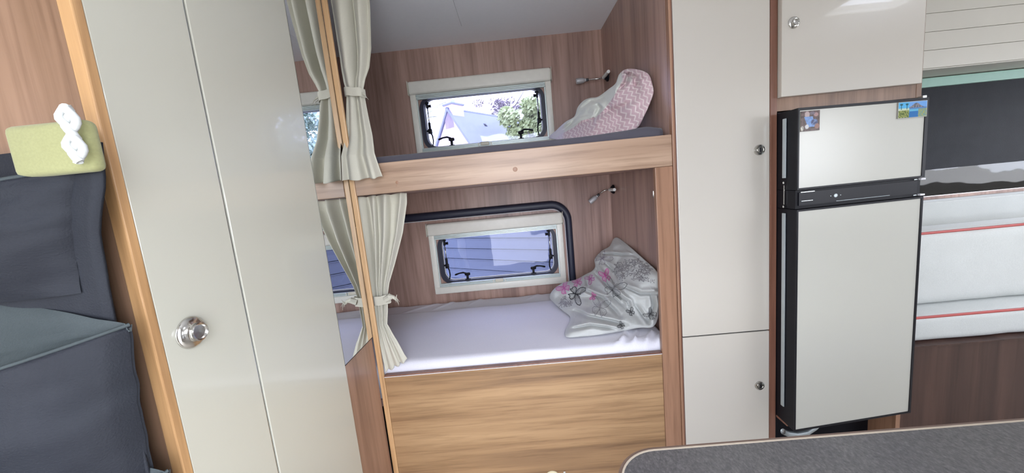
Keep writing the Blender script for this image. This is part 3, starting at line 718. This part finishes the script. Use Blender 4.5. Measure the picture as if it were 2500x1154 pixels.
def butterfly(cols, U, p, size, rot, ink, w=.0009, fill=None, half=False, squash=1.0):
    m_ = (np.abs(U-np.array(p)).max(1) < size*1.6); Q = U[m_]-np.array(p); ca, sa = math.cos(rot), math.sin(rot)
    Q = np.stack([(Q[:, 0]*ca+Q[:, 1]*sa)/size, (-Q[:, 0]*sa+Q[:, 1]*ca)/size/squash], 1); w = w/size; a = np.zeros(len(Q)); fl = np.zeros(len(Q))
    up = [(0, 0), (.15, .38), (.38, .72), (.72, .98), (.98, .92), (1.0, .62), (.86, .34), (.62, .12), (.3, .0), (0, 0)]
    lo = [(0, -.05), (.32, -.04), (.62, -.10), (.78, -.34), (.62, -.62), (.42, -.60), (.34, -.86), (.18, -.62), (.04, -.25), (0, -.05)]
    for sx in ((1,) if half else (1, -1)):
        for wing in (up, lo):
            W_ = [(x*sx, y) for x, y in wing]; a = np.maximum(a, lines(Q, W_, w*1.3))
            cx_ = sum(q[0] for q in W_)/len(W_); cz = sum(q[1] for q in W_)/len(W_)
            for k in range(2, len(W_)-2):
                mid = (W_[k][0]*.86+W_[0][0]*.14, W_[k][1]*.86+W_[0][1]*.14)
                a = np.maximum(a, .6*lines(Q, [W_[0], ((mid[0]+cx_*.4)/1.4, (mid[1]+cz*.4)/1.4), mid], w*.7))
                a = np.maximum(a, .35*lines(Q, [((W_[k][0]+mid[0]*0+W_[0][0]*.3)/1.3, (W_[k][1]+W_[0][1]*.3)/1.3), (W_[k+1][0]*.8, W_[k+1][1]*.8)], w*.7))
            if fill is not None:
                inside = np.zeros(len(Q), bool); k = len(W_)
                for i in range(k-1):
                    x0, y0 = W_[i]; x1, y1 = W_[i+1]
                    if y1 != y0:
                        c1 = ((Q[:, 1] > y0) != (Q[:, 1] > y1)) & (Q[:, 0] < (x1-x0)*(Q[:, 1]-y0)/(y1-y0)+x0); inside ^= c1
                fl = np.maximum(fl, inside*.75)
    a = np.maximum(a, lines(Q, [(0, .3), (0, -.3)], w*2.5)); a = np.maximum(a, lines(Q, [(0, .3), (.12, .55), (.2, .6)], w)); a = np.maximum(a, lines(Q, [(0, .3), (-.12, .55), (-.2, .6)], w))
    idx = np.where(m_)[0]
    if fill is not None: cols[idx] = cols[idx]*(1-fl[:, None])+np.array(fill)*fl[:, None]
    cols[idx] = cols[idx]*(1-a[:, None])+np.array(ink)*a[:, None]
def swirl(cols, U, p, size, ink, seed, n=9, w=.0009):
    r_ = random.Random(seed); m_ = (np.abs(U-np.array(p)).max(1) < size*1.7); Q = U[m_]; a = np.zeros(len(Q))
    for k in range(n):
        c = (p[0]+r_.uniform(-1, 1)*size, p[1]+r_.uniform(-.6, .6)*size); t0 = r_.uniform(0, 6.3); rr = r_.uniform(.12, .32)*size; s = r_.choice((-1, 1))
        a = np.maximum(a, lines(Q, [(c[0]+rr*(1-i/16)*math.cos(t0+s*i*.55), c[1]+rr*(1-i/16)*math.sin(t0+s*i*.55)) for i in range(15)], w))
        for q in range(3):
            tt = t0+q*1.2; b = (c[0]+rr*1.0*math.cos(tt), c[1]+rr*1.0*math.sin(tt)); e = (b[0]+rr*.8*math.cos(tt+.5), b[1]+rr*.8*math.sin(tt+.5)); f = ((b[0]+e[0])/2-rr*.3*math.sin(tt), (b[1]+e[1])/2+rr*.3*math.cos(tt))
            a = np.maximum(a, lines(Q, [b, f, e, b], w))
    idx = np.where(m_)[0]; cols[idx] = cols[idx]*(1-a[:, None])+np.array(ink)*a[:, None]
GREYINK = (.17, .16, .17); DARK = (.012, .011, .015); PINK = (.50, .025, .27)
def paint_low(U):
    c = np.ones((len(U), 3))*np.array((.50, .51, .495))
    butterfly(c, U, (-.1700, .0085), .043, -1.9, DARK, .0019)
    butterfly(c, U, (-.0179, .0950), .026, .3, PINK, .0012, (.62, .40, .50), squash=1.3)
    butterfly(c, U, (-.0805, -.0050), .018, 1.2, PINK, .0010, (.60, .34, .46), squash=.8)
    butterfly(c, U, (-.2350, .0400), .036, .8, PINK, .0013, (.62, .38, .50))
    butterfly(c, U, (-.1648, .0702), .028, .4, PINK, .0011, (.62, .42, .54))
    butterfly(c, U, (-.094, .085), .024, 2.2, (.35, .06, .25), .0012)
    butterfly(c, U, (.0151, .0336), .045, -.45, DARK, .0009)
    butterfly(c, U, (-.0510, -.0500), .042, -.25, GREYINK, .0009)
    butterfly(c, U, (.0796, -.0694), .016, .5, DARK, .0010); butterfly(c, U, (.0337, -.1217), .014, 1.0, DARK, .0010)
    butterfly(c, U, (.1566, -.0775), .022, .9, DARK, .0010); butterfly(c, U, (-.0264, .1926), .042, -.9, (.20, .17, .22), .0010)
    swirl(c, U, (.1075, .1252), .055, GREYINK, 3, 26); swirl(c, U, (.1307, .0806), .035, GREYINK, 8, 12); swirl(c, U, (.0697, .1253), .035, GREYINK, 5, 12)
    swirl(c, U, (.058, .090), .025, GREYINK, 11, 8); swirl(c, U, (-.2216, -.0307), .035, GREYINK, 14, 18)
    return c
lowB = [[0.136, 1.905, 0.63], [0.155, 1.9, 0.677], [0.218, 1.93, 0.705], [0.289, 1.94, 0.714], [0.351, 1.93, 0.744], [0.376, 1.9, 0.765], [0.399, 1.92, 0.784], [0.406, 1.95, 0.819], [0.452, 1.98, 0.854], [0.504, 2.0, 0.874], [0.535, 2.02, 0.911], [0.554, 2.0, 0.919], [0.564, 1.9, 0.905], [0.55, 1.73, 0.899], [0.555, 1.58, 0.874], [0.555, 1.446, 0.853], [0.55, 1.421, 0.813], [0.55, 1.425, 0.724], [0.545, 1.433, 0.654], [0.515, 1.42, 0.625], [0.461, 1.42, 0.627], [0.397, 1.44, 0.61], [0.308, 1.429, 0.608], [0.221, 1.427, 0.606], [0.16, 1.435, 0.606], [0.161, 1.496, 0.608], [0.205, 1.632, 0.615], [0.176, 1.741, 0.62]]
CRL = [[(-0.0713, 0.1182), (-0.0245, 0.0592), (0.065, -0.0243)], [(-0.1288, 0.0307), (-0.0383, -0.0111), (0.0311, -0.0866)], [(0.0019, 0.0187), (0.0716, -0.0247), (0.0787, -0.0502)], [(0.0578, 0.0426), (0.1207, 0.0094), (0.185, 0.0092)], [(0.1617, 0.0081), (0.1708, -0.0397), (0.1413, -0.1119)], [(-0.0168, 0.1689), (0.035, 0.1151), (0.0461, 0.0474)], [(-0.1733, -0.0708), (-0.0511, -0.097), (0.0532, -0.1195)], [(-0.0335, 0.088), (-0.0002, 0.0096), (0.0505, -0.0459)], [(-0.1226, 0.0947), (-0.1109, 0.0462), (-0.1458, 0.0129)], [(0.0958, 0.2397), (0.1294, 0.1836), (0.1912, 0.091)], [(0.1015, -0.0409), (0.1344, -0.0959), (0.1497, -0.1126)], [(-0.1806, -0.1351), (-0.0934, -0.1188), (0.0115, -0.1355)], [(-0.0265, 0.2242), (0.0451, 0.2075), (0.1248, 0.1856)], [(-0.0605, 0.1356), (0.0026, 0.0423), (0.0659, -0.0496)]]
ws_ = [q*.75 for q in (.010, .011, .008, .009, .010, .010, .010, .009, .008, .012, .008, .008, .008, .010)]; hs_ = [q*2.7 for q in (.016, .013, .011, .013, .014, .009, .011, .009, .010, .008, .010, .009, .008, .014)]
pillow('pillow', lowB, (0.415, 1.685, 0.691), (-0.213, -0.936, 0.281), (0.9752, -0.2215, 0.0), (0.0623, 0.2744, 0.9596), .06, 210, 620,
       list(zip(CRL, ws_, hs_)), paint_low, 'grey pillow printed with black and pink butterflies on the lower bunk', 'pillow', (.015, .08, .01), .022, .6095)
upB = [[0.208, 1.95, 1.498], [0.242, 1.92, 1.53], [0.286, 1.88, 1.561], [0.327, 1.84, 1.577], [0.343, 1.82, 1.615], [0.369, 1.8, 1.639], [0.397, 1.78, 1.645], [0.426, 1.74, 1.638], [0.46, 1.68, 1.652], [0.477, 1.62, 1.66], [0.481, 1.58, 1.683], [0.501, 1.55, 1.693], [0.529, 1.5, 1.674], [0.553, 1.45, 1.64], [0.556, 1.42, 1.596], [0.556, 1.41, 1.559], [0.546, 1.42, 1.526], [0.525, 1.43, 1.481], [0.506, 1.46, 1.442], [0.449, 1.47, 1.423], [0.374, 1.5, 1.422], [0.291, 1.6, 1.431]]
CRU = [[(0.0376, 0.0785), (0.0649, 0.098), (0.0776, 0.1298), (0.0988, 0.1098), (0.0998, 0.0827), (0.1138, 0.0785)], [(-0.0594, 0.0387), (-0.0455, 0.0163), (-0.0687, -0.0213)], [(0.1096, 0.1372), (0.1081, 0.0896)], [(-0.1349, 0.0281), (-0.0852, 0.0529), (-0.0206, 0.0548)], [(-0.238, -0.065), (-0.1885, -0.0352), (-0.1359, 0.0081)], [(-0.0748, -0.0163), (-0.0744, -0.0495)], [(0.0647, 0.1526), (0.0795, 0.1242)], [(-0.0238, 0.0162), (0.0043, -0.002), (0.0862, 0.0243)]]
def paint_up(U):
    ang = 1.12; ca, sa = math.cos(ang), math.sin(ang)
    a = U[:, 0]*ca-U[:, 1]*sa; b = U[:, 0]*sa+U[:, 1]*ca     # stripes run across b
    a = a+.006*np.sin(U[:, 1]*40); b = b+.004*np.sin(U[:, 0]*50)
    P_ = .0250; tri = np.abs(((a/P_) % 1)-.5)*2; ph = (b/.0185+tri*.62) % 1
    z = np.clip((.17-np.abs(ph-.5))/.05, 0, 1)
    pink = np.array((.60, .43, .46)); white = np.array((.78, .68, .66)); c = pink*(1-z[:, None])+white*z[:, None]
    # plain grey underside shows on the upper left slope
    edge = np.interp(U[:, 0], [-.30, -.24, -.17, -.13, -.06, -.02, .01, .04, .06], [-.115, -.08, -.055, -.028, -.020, .012, .045, .085, .13])
    k = np.clip((U[:, 1]-edge)/.004, 0, 1); left = np.clip((.055-U[:, 0])/.006, 0, 1); k = (k*left)[:, None]
    c = c*(1-k)+np.array((.68, .69, .63))*k
    l = np.clip((-.215-U[:, 0])/.02, 0, 1)[:, None]*.7; c = c*(1-l)+np.array((.72, .66, .78))*l
    s = np.clip(1.3-((U[:, 0]-.0787)**2+(U[:, 1]-.1115)**2)**.5/.014, 0, 1)[:, None]; c = c*(1-s*.8)+np.array((.55, .54, .50))*s*.8
    return c
pillow('pillow', upB, (0.449, 1.627, 1.549), (-0.249, -0.95, -0.188), (0.9672, -0.2539, 0.0), (-0.0477, -0.1817, 0.9822), .045, 190, 560,
       [(p, w, h) for p, w, h in zip(CRU, (.007, .010, .006, .009, .008, .007, .006, .009), (.030, .028, .018, .018, .018, .018, .018, .013))], paint_up,
       'pink and white zigzag pillow bunched up on the upper bunk', 'pillow', (.01, .07, .01), .024, 1.421)

# ================================================================ reading lamps
def lamp(neck, head, wallp, label):
    t = thing('reading_lamp', wallp, label, 'lamp')
    x, y, z = wallp
    MB().lathe((x, y, z), (-1, 0, 0), [(.026, 0), (.026, .006), (.021, .011), (.014, .018), (.004, .019)], 24).go('mount', M['black'], t, 'auto')
    MB().cyl((x-.020, y+.012, z), (x-.020, y-.088, z), .0098, .0085, 16).go('switch_barrel', M['satin_white'], t, 'auto')
    MB().tube(neck, .0042, 10).go('neck', M['chrome'], t, True)
    a, b = Vector(head[0]), Vector(head[1]); d = (b-a).normalized(); L = (b-a).length
    sh = MB().lathe(a, d, [(.004, -.018), (.008, -.014), (.008, 0), (.012, .004), (.0145, .012), (.0150, L*.8), (.0145, L), (.010, L-.004), (.001, L-.006)], 24).go('lamp_head', M['satin'], t, 'auto')
    MB().lathe(a-d*.020, d, [(.0078, 0), (.0082, .012), (.0078, .014)], 20).go('joint', M['black'], sh, 'auto')
lamp([(.541, 2.045, 1.806), (.525, 2.075, 1.808), (.50, 2.08, 1.809), (.46, 2.08, 1.809), (.455, 2.08, 1.809)], [(.441, 2.08, 1.809), (.395, 2.08, 1.807)], (.5605, 2.04, 1.806), 'chrome gooseneck reading lamp in the corner of the upper bunk')
lamp([(.541, 2.05, 1.192), (.525, 2.078, 1.192), (.51, 2.08, 1.188), (.49, 2.08, 1.176), (.478, 2.08, 1.164)], [(.466, 2.08, 1.158), (.425, 2.08, 1.129)], (.5605, 2.05, 1.192), 'chrome gooseneck reading lamp in the corner of the lower bunk')

# ================================================================ hanging organiser on the wardrobe end
og = thing('hanging_organiser', (-.80, .50, .45), 'black woven hanging organiser with pockets on the wardrobe end', 'organiser')
def edge_x(z):
    return np.interp(z, [.45, .86, .95, 1.0, 1.08, 1.17, 1.24, 1.27, 1.31, 1.36], [-.600, -.602, -.604, -.606, -.612, -.604, -.591, -.579, -.561, -.553])
V = []; F = []; NZ, NX = 60, 30
for j in range(NZ+1):
    z = .45+.915*j/NZ
    for i in range(NX+1):
        u = i/NX; x = -1.12+(edge_x(z)+1.12)*u; V.append((x, .500+.010*noise.noise(Vector((x*6, z*6, 0)))-.01*u*u, z))
L = NX+1; nb = len(V); V += [(v[0], v[1]+.004, v[2]) for v in V]
for j in range(NZ):
    for i in range(NX):
        a = (j*L+i, j*L+i+1, (j+1)*L+i+1, (j+1)*L+i); F.append(a); F.append(tuple(q+nb for q in a)[::-1])
for j in range(NZ): F.append((j*L+NX, j*L+NX+nb, (j+1)*L+NX+nb, (j+1)*L+NX))
obj('back_sheet', V, F, M['bag'], og, True)
def pocket(x0, x1, zr0, zr1, zb, depth, tipx, inner=True):
    """open pocket: rim from (x0,zr0) to tip (tipx,zr1), bulging towards the aisle"""
    V = []; F = []; NU, NV = 60, 36
    for j in range(NV+1):
        v = j/NV
        for i in range(NU+1):
            u = i/NU
            xr = x0+(tipx-x0)*u; xb = x0+(x1-x0)*u; x = xr*(1-v)**1.6+xb*(1-(1-v)**1.6)
            zr = zr0+(zr1-zr0)*u**2; z = zr+(zb-zr)*v
            bul = math.sin(math.pi*min(1, max(0, u)))**.55; d = depth*bul*(.85+.35*math.sin(math.pi*v*.9)-.55*v**3)
            rib = .0035*math.sin(u*150)*max(0, math.exp(-((u-.72)/.16)**2-((v-.25)/.22)**2)) + .004*noise.noise(Vector((u*7, v*9, zb)))
            V.append((x, .492-d-rib, z))
    L = NU+1; nb = len(V); V += [(a, b+.004, c) for a, b, c in V]
    for j in range(NV):
        for i in range(NU):
            a = (j*L+i, j*L+i+1, (j+1)*L+i+1, (j+1)*L+i); F.append(a[::-1]); F.append(tuple(q+nb for q in a))
    for i in range(NU): F.append((i, i+1, i+1+nb, i+nb))
    p = obj('pocket', V, F, M['bag'], og, True)
    rim = [V[i] for i in range(NU+1)]
    MB().tube([(a, b+.002, c+.001) for a, b, c in rim], .0028, 8).go('rim_binding', M['bagflap'], p, True)
    if inner:
        V2 = []; F2 = []; NW = 14
        for j in range(NW+1):
            t = j/NW
            for i in range(NU+1):
                a = rim[i]; top = (a[0]-(0.03)*math.sin(math.pi*i/NU), .490, a[2]+.115*math.sin(math.pi*min(1, (1-i/NU)*1.6+.02)*.5))
                V2.append((a[0]*(1-t)+top[0]*t, a[1]*(1-t)+.006+(top[1]-.006)*t, a[2]*(1-t)+top[2]*t-.012*math.sin(math.pi*t)+.003*noise.noise(Vector((i*.2, j*.4, 0)))))
        for j in range(NW):
            for i in range(NU): F2.append((j*L+i, j*L+i+1, (j+1)*L+i+1, (j+1)*L+i))
        obj('mesh_lining', V2, F2, M['bagflap'], p, True)
    return p
pocket(-1.05, -.606, 1.045, 1.105, .80, .095, -.585)
pocket(-1.05, -.600, .835, .865, .50, .10, -.582)
pocket(-1.05, -.640, 1.300, 1.335, 1.16, .05, -.590, False)
tw = MB(); tw.box((-.655, .465, 1.325), (-.546, .486, 1.392), .009, 4); tag(tw.go('hand_towel', M['towel'], None, 'auto'), 'folded yellow green towel poking out of the top organiser pocket', 'towel')
V = []; t = MB()
for k in range(3): t.tube([(-.552+.005*k+.004*math.sin(q*.9+k*2), .452+.003*math.cos(q*.9+k*2), 1.335+.068*q/14) for q in range(15)], .0045, 8)
tag(t.go('white_cord', M['whiterope'], None, True), 'white twisted cord standing beside the yellow green towel', 'cord')

# ================================================================ right background: window, locker, bench
sb = thing('overhead_locker', (2.5, 2.0, 1.64), 'white slatted overhead locker beyond the fridge', 'locker')
for k in range(5):
    boxo('slat', (1.60, 1.90, 1.650+k*.0865), (3.4, 1.912, 1.650+k*.0865+.0845), M['shell'], sb, .001)
boxo('carcass', (1.60, 1.9125, 1.645), (3.4, 2.128, 2.082), M['shell'], sb)
nb_ = thing('night_blind', (2.4, 2.11, 1.12), 'dark night blind half lowered over the window beyond the fridge', 'blind')
boxo('blind_cloth', (1.62, 2.112, 1.13), (3.3, 2.116, 1.61), M['bag'], nb_); boxo('cassette', (1.62, 2.095, 1.590), (3.3, 2.128, 1.640), M['teal'], nb_, .004)
w3 = bpy.data.objects.new('window_3', None); COL.objects.link(w3); w3.location = (2.55, 2.13, .97); struct(w3)
MB().prism([R4(1.905, .972, 3.195, 1.618, 2.150)], (0, .004, 0)).go('pane', M['clear'], w3)
be = thing('bench_seat', (2.3, 1.8, 0), 'dark wood bench base beyond the fridge', 'bench')
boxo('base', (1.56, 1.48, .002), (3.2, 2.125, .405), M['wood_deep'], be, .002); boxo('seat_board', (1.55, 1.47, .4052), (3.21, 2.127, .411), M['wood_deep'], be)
boxo('shelf', (1.56, 2.02, .78), (3.2, 2.127, .955), M['whitefab'], be, .01)
def cushion(name, x0, y0, z0, x1, y1, z1, r, label, cat):
    t = thing(name, ((x0+x1)/2, (y0+y1)/2, z0), label, cat)
    bm = bmesh.new(); bmesh.ops.create_cube(bm, size=1); bmesh.ops.subdivide_edges(bm, edges=bm.edges[:], cuts=14, use_grid_fill=True)
    for v in bm.verts:
        p = [x0+(v.co.x+.5)*(x1-x0), y0+(v.co.y+.5)*(y1-y0), z0+(v.co.z+.5)*(z1-z0)]
        for i, (a, b) in enumerate(((x0, x1), (y0, y1), (z0, z1))): p[i] = p[i]
        q = Vector(p); inn = Vector([min(max(q[0], x0+r), x1-r), min(max(q[1], y0+r), y1-r), min(max(q[2], z0+r), z1-r)]); dd = q-inn
        if dd.length > 1e-6: q = inn+dd.normalized()*min(dd.length, r)
        q += Vector((0, -1, 0))*.008*noise.noise(q*9); v.co = q
    MB().bm(bm).go('cover', M['whitefab'], t, True)
    MB().tube([(x0+r*.3, y0+r*.25, z1-r*.25), ((x0+x1)/2, y0+r*.20, z1-r*.2), (x1-r*.3, y0+r*.25, z1-r*.25)], .006, 8).go('piping', M['redpipe'], t, True)
cushion('seat_cushion', 1.60, 1.50, .4115, 3.1, 2.00, .530, .025, 'white seat cushion with red piping on the bench beyond the fridge', 'cushion')
cushion('back_cushion', 1.66, 1.60, .5310, 3.1, 1.76, .885, .05, 'plump white back cushion with red piping above the bench seat', 'cushion')

# ================================================================ outside
gm = simple('pale_gravel', (.52, .50, .46), .9, nscale=3, amt=.2); st_g = struct(boxo('ground', (-40, -30, -.95), (40, 60, -.85), gm))
sidm = simple('bluegrey_siding', SIDC, .5, nscale=5, amt=.05, bs=0)
gw = thing('garage_door', (-.95, 4.5, -.85), 'blue grey ribbed garage door outside the lower bunk window', 'garage door')
d = Vector((1, -.643, 0)).normalized(); nrm = Vector((-.643, -1, 0)).normalized(); zs = np.arange(-.85, 1.42, .1295); z_off = .0
def sid(p0, L, z0, z1):
    a = Vector((p0[0], p0[1], 0)); b = a+d*L
    bm = MB(); P = [(a.x, a.y, z0), (b.x, b.y, z0), (b.x, b.y, z1), (a.x, a.y, z1)]
    return bm.prism([P], nrm*.02)
for k in range(17):
    z0 = .448-.0005+.1295*(k-10)
    if z0 < -.84: continue
    sid((-2.6, 4.5+.643*1.65), 4.4, z0+.004, z0+.1275).go('panel', sidm, gw)
    sid((-2.6, 4.5+.643*1.65), 4.4, z0+.1160, z0+.1265).prism([[((-2.6)+nrm.x*.02, 4.5+.643*1.65+nrm.y*.02, z0+.118), ((-2.6)+d.x*4.4+nrm.x*.02, 4.5+.643*1.65+d.y*4.4+nrm.y*.02, z0+.118), ((-2.6)+d.x*4.4+nrm.x*.02, 4.5+.643*1.65+d.y*4.4+nrm.y*.02, z0+.1265), ((-2.6)+nrm.x*.02, 4.5+.643*1.65+nrm.y*.02, z0+.1265)]], nrm*.006).go('panel_lip', sidm, gw)
a = Vector((-2.6, 4.5+.643*1.65, 0))-nrm*.03; MB().prism([[(a.x, a.y, -.85), (a.x+d.x*4.4, a.y+d.y*4.4, -.85), (a.x+d.x*4.4, a.y+d.y*4.4, 1.40), (a.x, a.y, 1.40)]], -nrm*.05).go('backing', M['black'], gw)
# house
hs = thing('house', (-1.95, 12, -.85), 'pale pink gabled house with slate roof and square chimney seen through the upper window', 'house')
ga = Vector((.6, .8, 0)); gb = Vector((.8, -.6, 0)); ap = Vector((-1.95, 12, 3.95)); hw = 1.22; ez = 2.2
render_ = simple('pink_render', HOUSEC, .9, nscale=4, amt=.04, bs=0); slate = simple('slate_roof', SLATEC, .6, nscale=6, amt=.15, bs=0)
def pt(a, b, z): q = ap+ga*a+gb*b; return (q.x, q.y, z)
MB().prism([[pt(0, -hw, -.85), pt(0, hw, -.85), pt(0, hw, ez), pt(0, 0, ap.z-.05), pt(0, -hw, ez)]], ga*8).go('wall', render_, hs)
for s in (-1, 1):
    P = [pt(-.06, 0, ap.z), pt(8.1, 0, ap.z), pt(8.1, s*(hw+.15), ez-.22), pt(-.06, s*(hw+.15), ez-.22)]
    nn = (gb*s*.82+Vector((0, 0, .57))).normalized(); MB().prism([P], nn*.07).go('roof', slate, hs)
MB().tube([pt(-.06, 0, ap.z+.06), pt(8.1, 0, ap.z+.06)], .06, 8).go('ridge_tiles', slate, hs, True)
ch = MB().prism([[pt(.0, -.20, 3.4), pt(.0, .20, 3.4), pt(.52, .20, 3.4), pt(.52, -.20, 3.4)]], (0, 0, .74)).go('chimney', render_, hs)
MB().prism([[pt(-.03, -.23, 4.14), pt(-.03, .23, 4.14), pt(.55, .23, 4.14), pt(.55, -.23, 4.14)]], (0, 0, .05)).go('chimney_cap', slate, ch)
MB().cyl(pt(.25, 0, 4.19), pt(.25, 0, 4.34), .09, .07, 14).go('chimney_pot', M['teal'], ch)
MB().prism([[pt(1.3, .335, 3.50), pt(1.42, .335, 3.50), pt(1.42, .40, 3.42), pt(1.3, .40, 3.42)]], (0, 0, .1)).go('roof_vent', M['black'], hs)
# trees
def tree(name, loc, h, rx, rz, nleaf, col, label, cat, lsz=.09, sparse=0):
    t = thing(name, loc, label, cat); lm = simple(name+'_leaves', col, .7, nscale=2, amt=.35, bs=0); x, y, z = loc
    tr = MB().cyl((x, y, z), (x, y, z+h*.7), .12, .05, 8)
    for k in range(14):
        a = random.uniform(0, 6.28); e = random.uniform(.3, 1.2); l = rx*random.uniform(.5, 1); b = z+h*random.uniform(.45, .7)
        tr.tube([(x, y, b), (x+l*.5*math.cos(a), y+l*.5*math.sin(a), b+l*.35*e), (x+l*math.cos(a), y+l*math.sin(a), b+l*.8*e)], [.04, .025, .01], 5)
    tr.go('trunk', simple('bark_'+name, (.10, .08, .07), .9, bs=0), t)
    cl_ = [(random.gauss(0, .45), random.gauss(0, .45), random.gauss(0, .42), random.uniform(.18, .36)) for _ in range(26)]
    V = []; F = []
    for k in range(nleaf):
        c = random.choice(cl_); v = Vector((random.gauss(0, 1), random.gauss(0, 1), random.gauss(0, 1))).normalized()*c[3]*random.uniform(.5, 1.05)
        p = Vector((x+(c[0]+v.x)*rx, y+(c[1]+v.y)*rx, z+h*.72+(c[2]+v.z)*rz)); q = Vector((random.gauss(0, 1), random.gauss(0, 1), random.gauss(0, 1))).normalized(); r_ = q.orthogonal().normalized(); w = q.cross(r_)
        s = lsz*random.uniform(.6, 1.3); b = len(V); V += [p-r_*s, p+w*s*.5, p+r_*s, p-w*s*.5]; F.append((b, b+1, b+2, b+3))
    fo = obj('foliage', V, F, lm, t); fo['kind'] = 'stuff'
tree('leafy_tree', (.82, 12.2, -.85), 5.85, 1.0, .85, 15000, TREEC, 'bright green leafy tree right of the slate roof', 'tree')
tree('leafy_tree', (6.4, 12.5, -.85), 5.3, 1.9, 1.55, 9000, TREEC2, 'bluish green tree seen in the mirror through the upper window', 'tree')
tree('bare_shrub_tree', (.0, 15.6, -.85), 7.6, .95, .55, 1800, (.22, .17, .18), 'sparse reddish brown tree behind the roof ridge', 'tree', .05)
pm = thing('palm_tree', (-3.75, 15.5, -.85), 'spiky palm left of the house chimney', 'palm'); pmat = simple('palm_green', PALMC, .6, bs=0)
MB().cyl((-3.75, 15.5, -.85), (-3.75, 15.5, 4.4), .16, .13, 10).go('trunk', simple('palm_bark', (.13, .10, .08), .9, bs=0), pm)
for k in range(34):
    a = 2.399*k; e = -0.9+1.9*(k/34); L = 1.6; base_ = Vector((-3.75, 15.5, 4.45)); V = []; F = []
    dirv = Vector((math.cos(a)*math.cos(e), math.sin(a)*math.cos(e), math.sin(e)))
    side = dirv.cross(Vector((0, 0, 1))).normalized()
    for s in range(18):
        t = .15+.85*s/17; p = base_+dirv*L*t+Vector((0, 0, -.35*t*t))
        for sg in (-1, 1):
            q = p+(side*sg*.8+dirv*.8).normalized()*.34*(1-.5*t)+Vector((0, 0, -.05)); b = len(V); V += [p, p+dirv*.035, q]; F.append((b, b+1, b+2))
    obj('frond', V, F, pmat, pm)
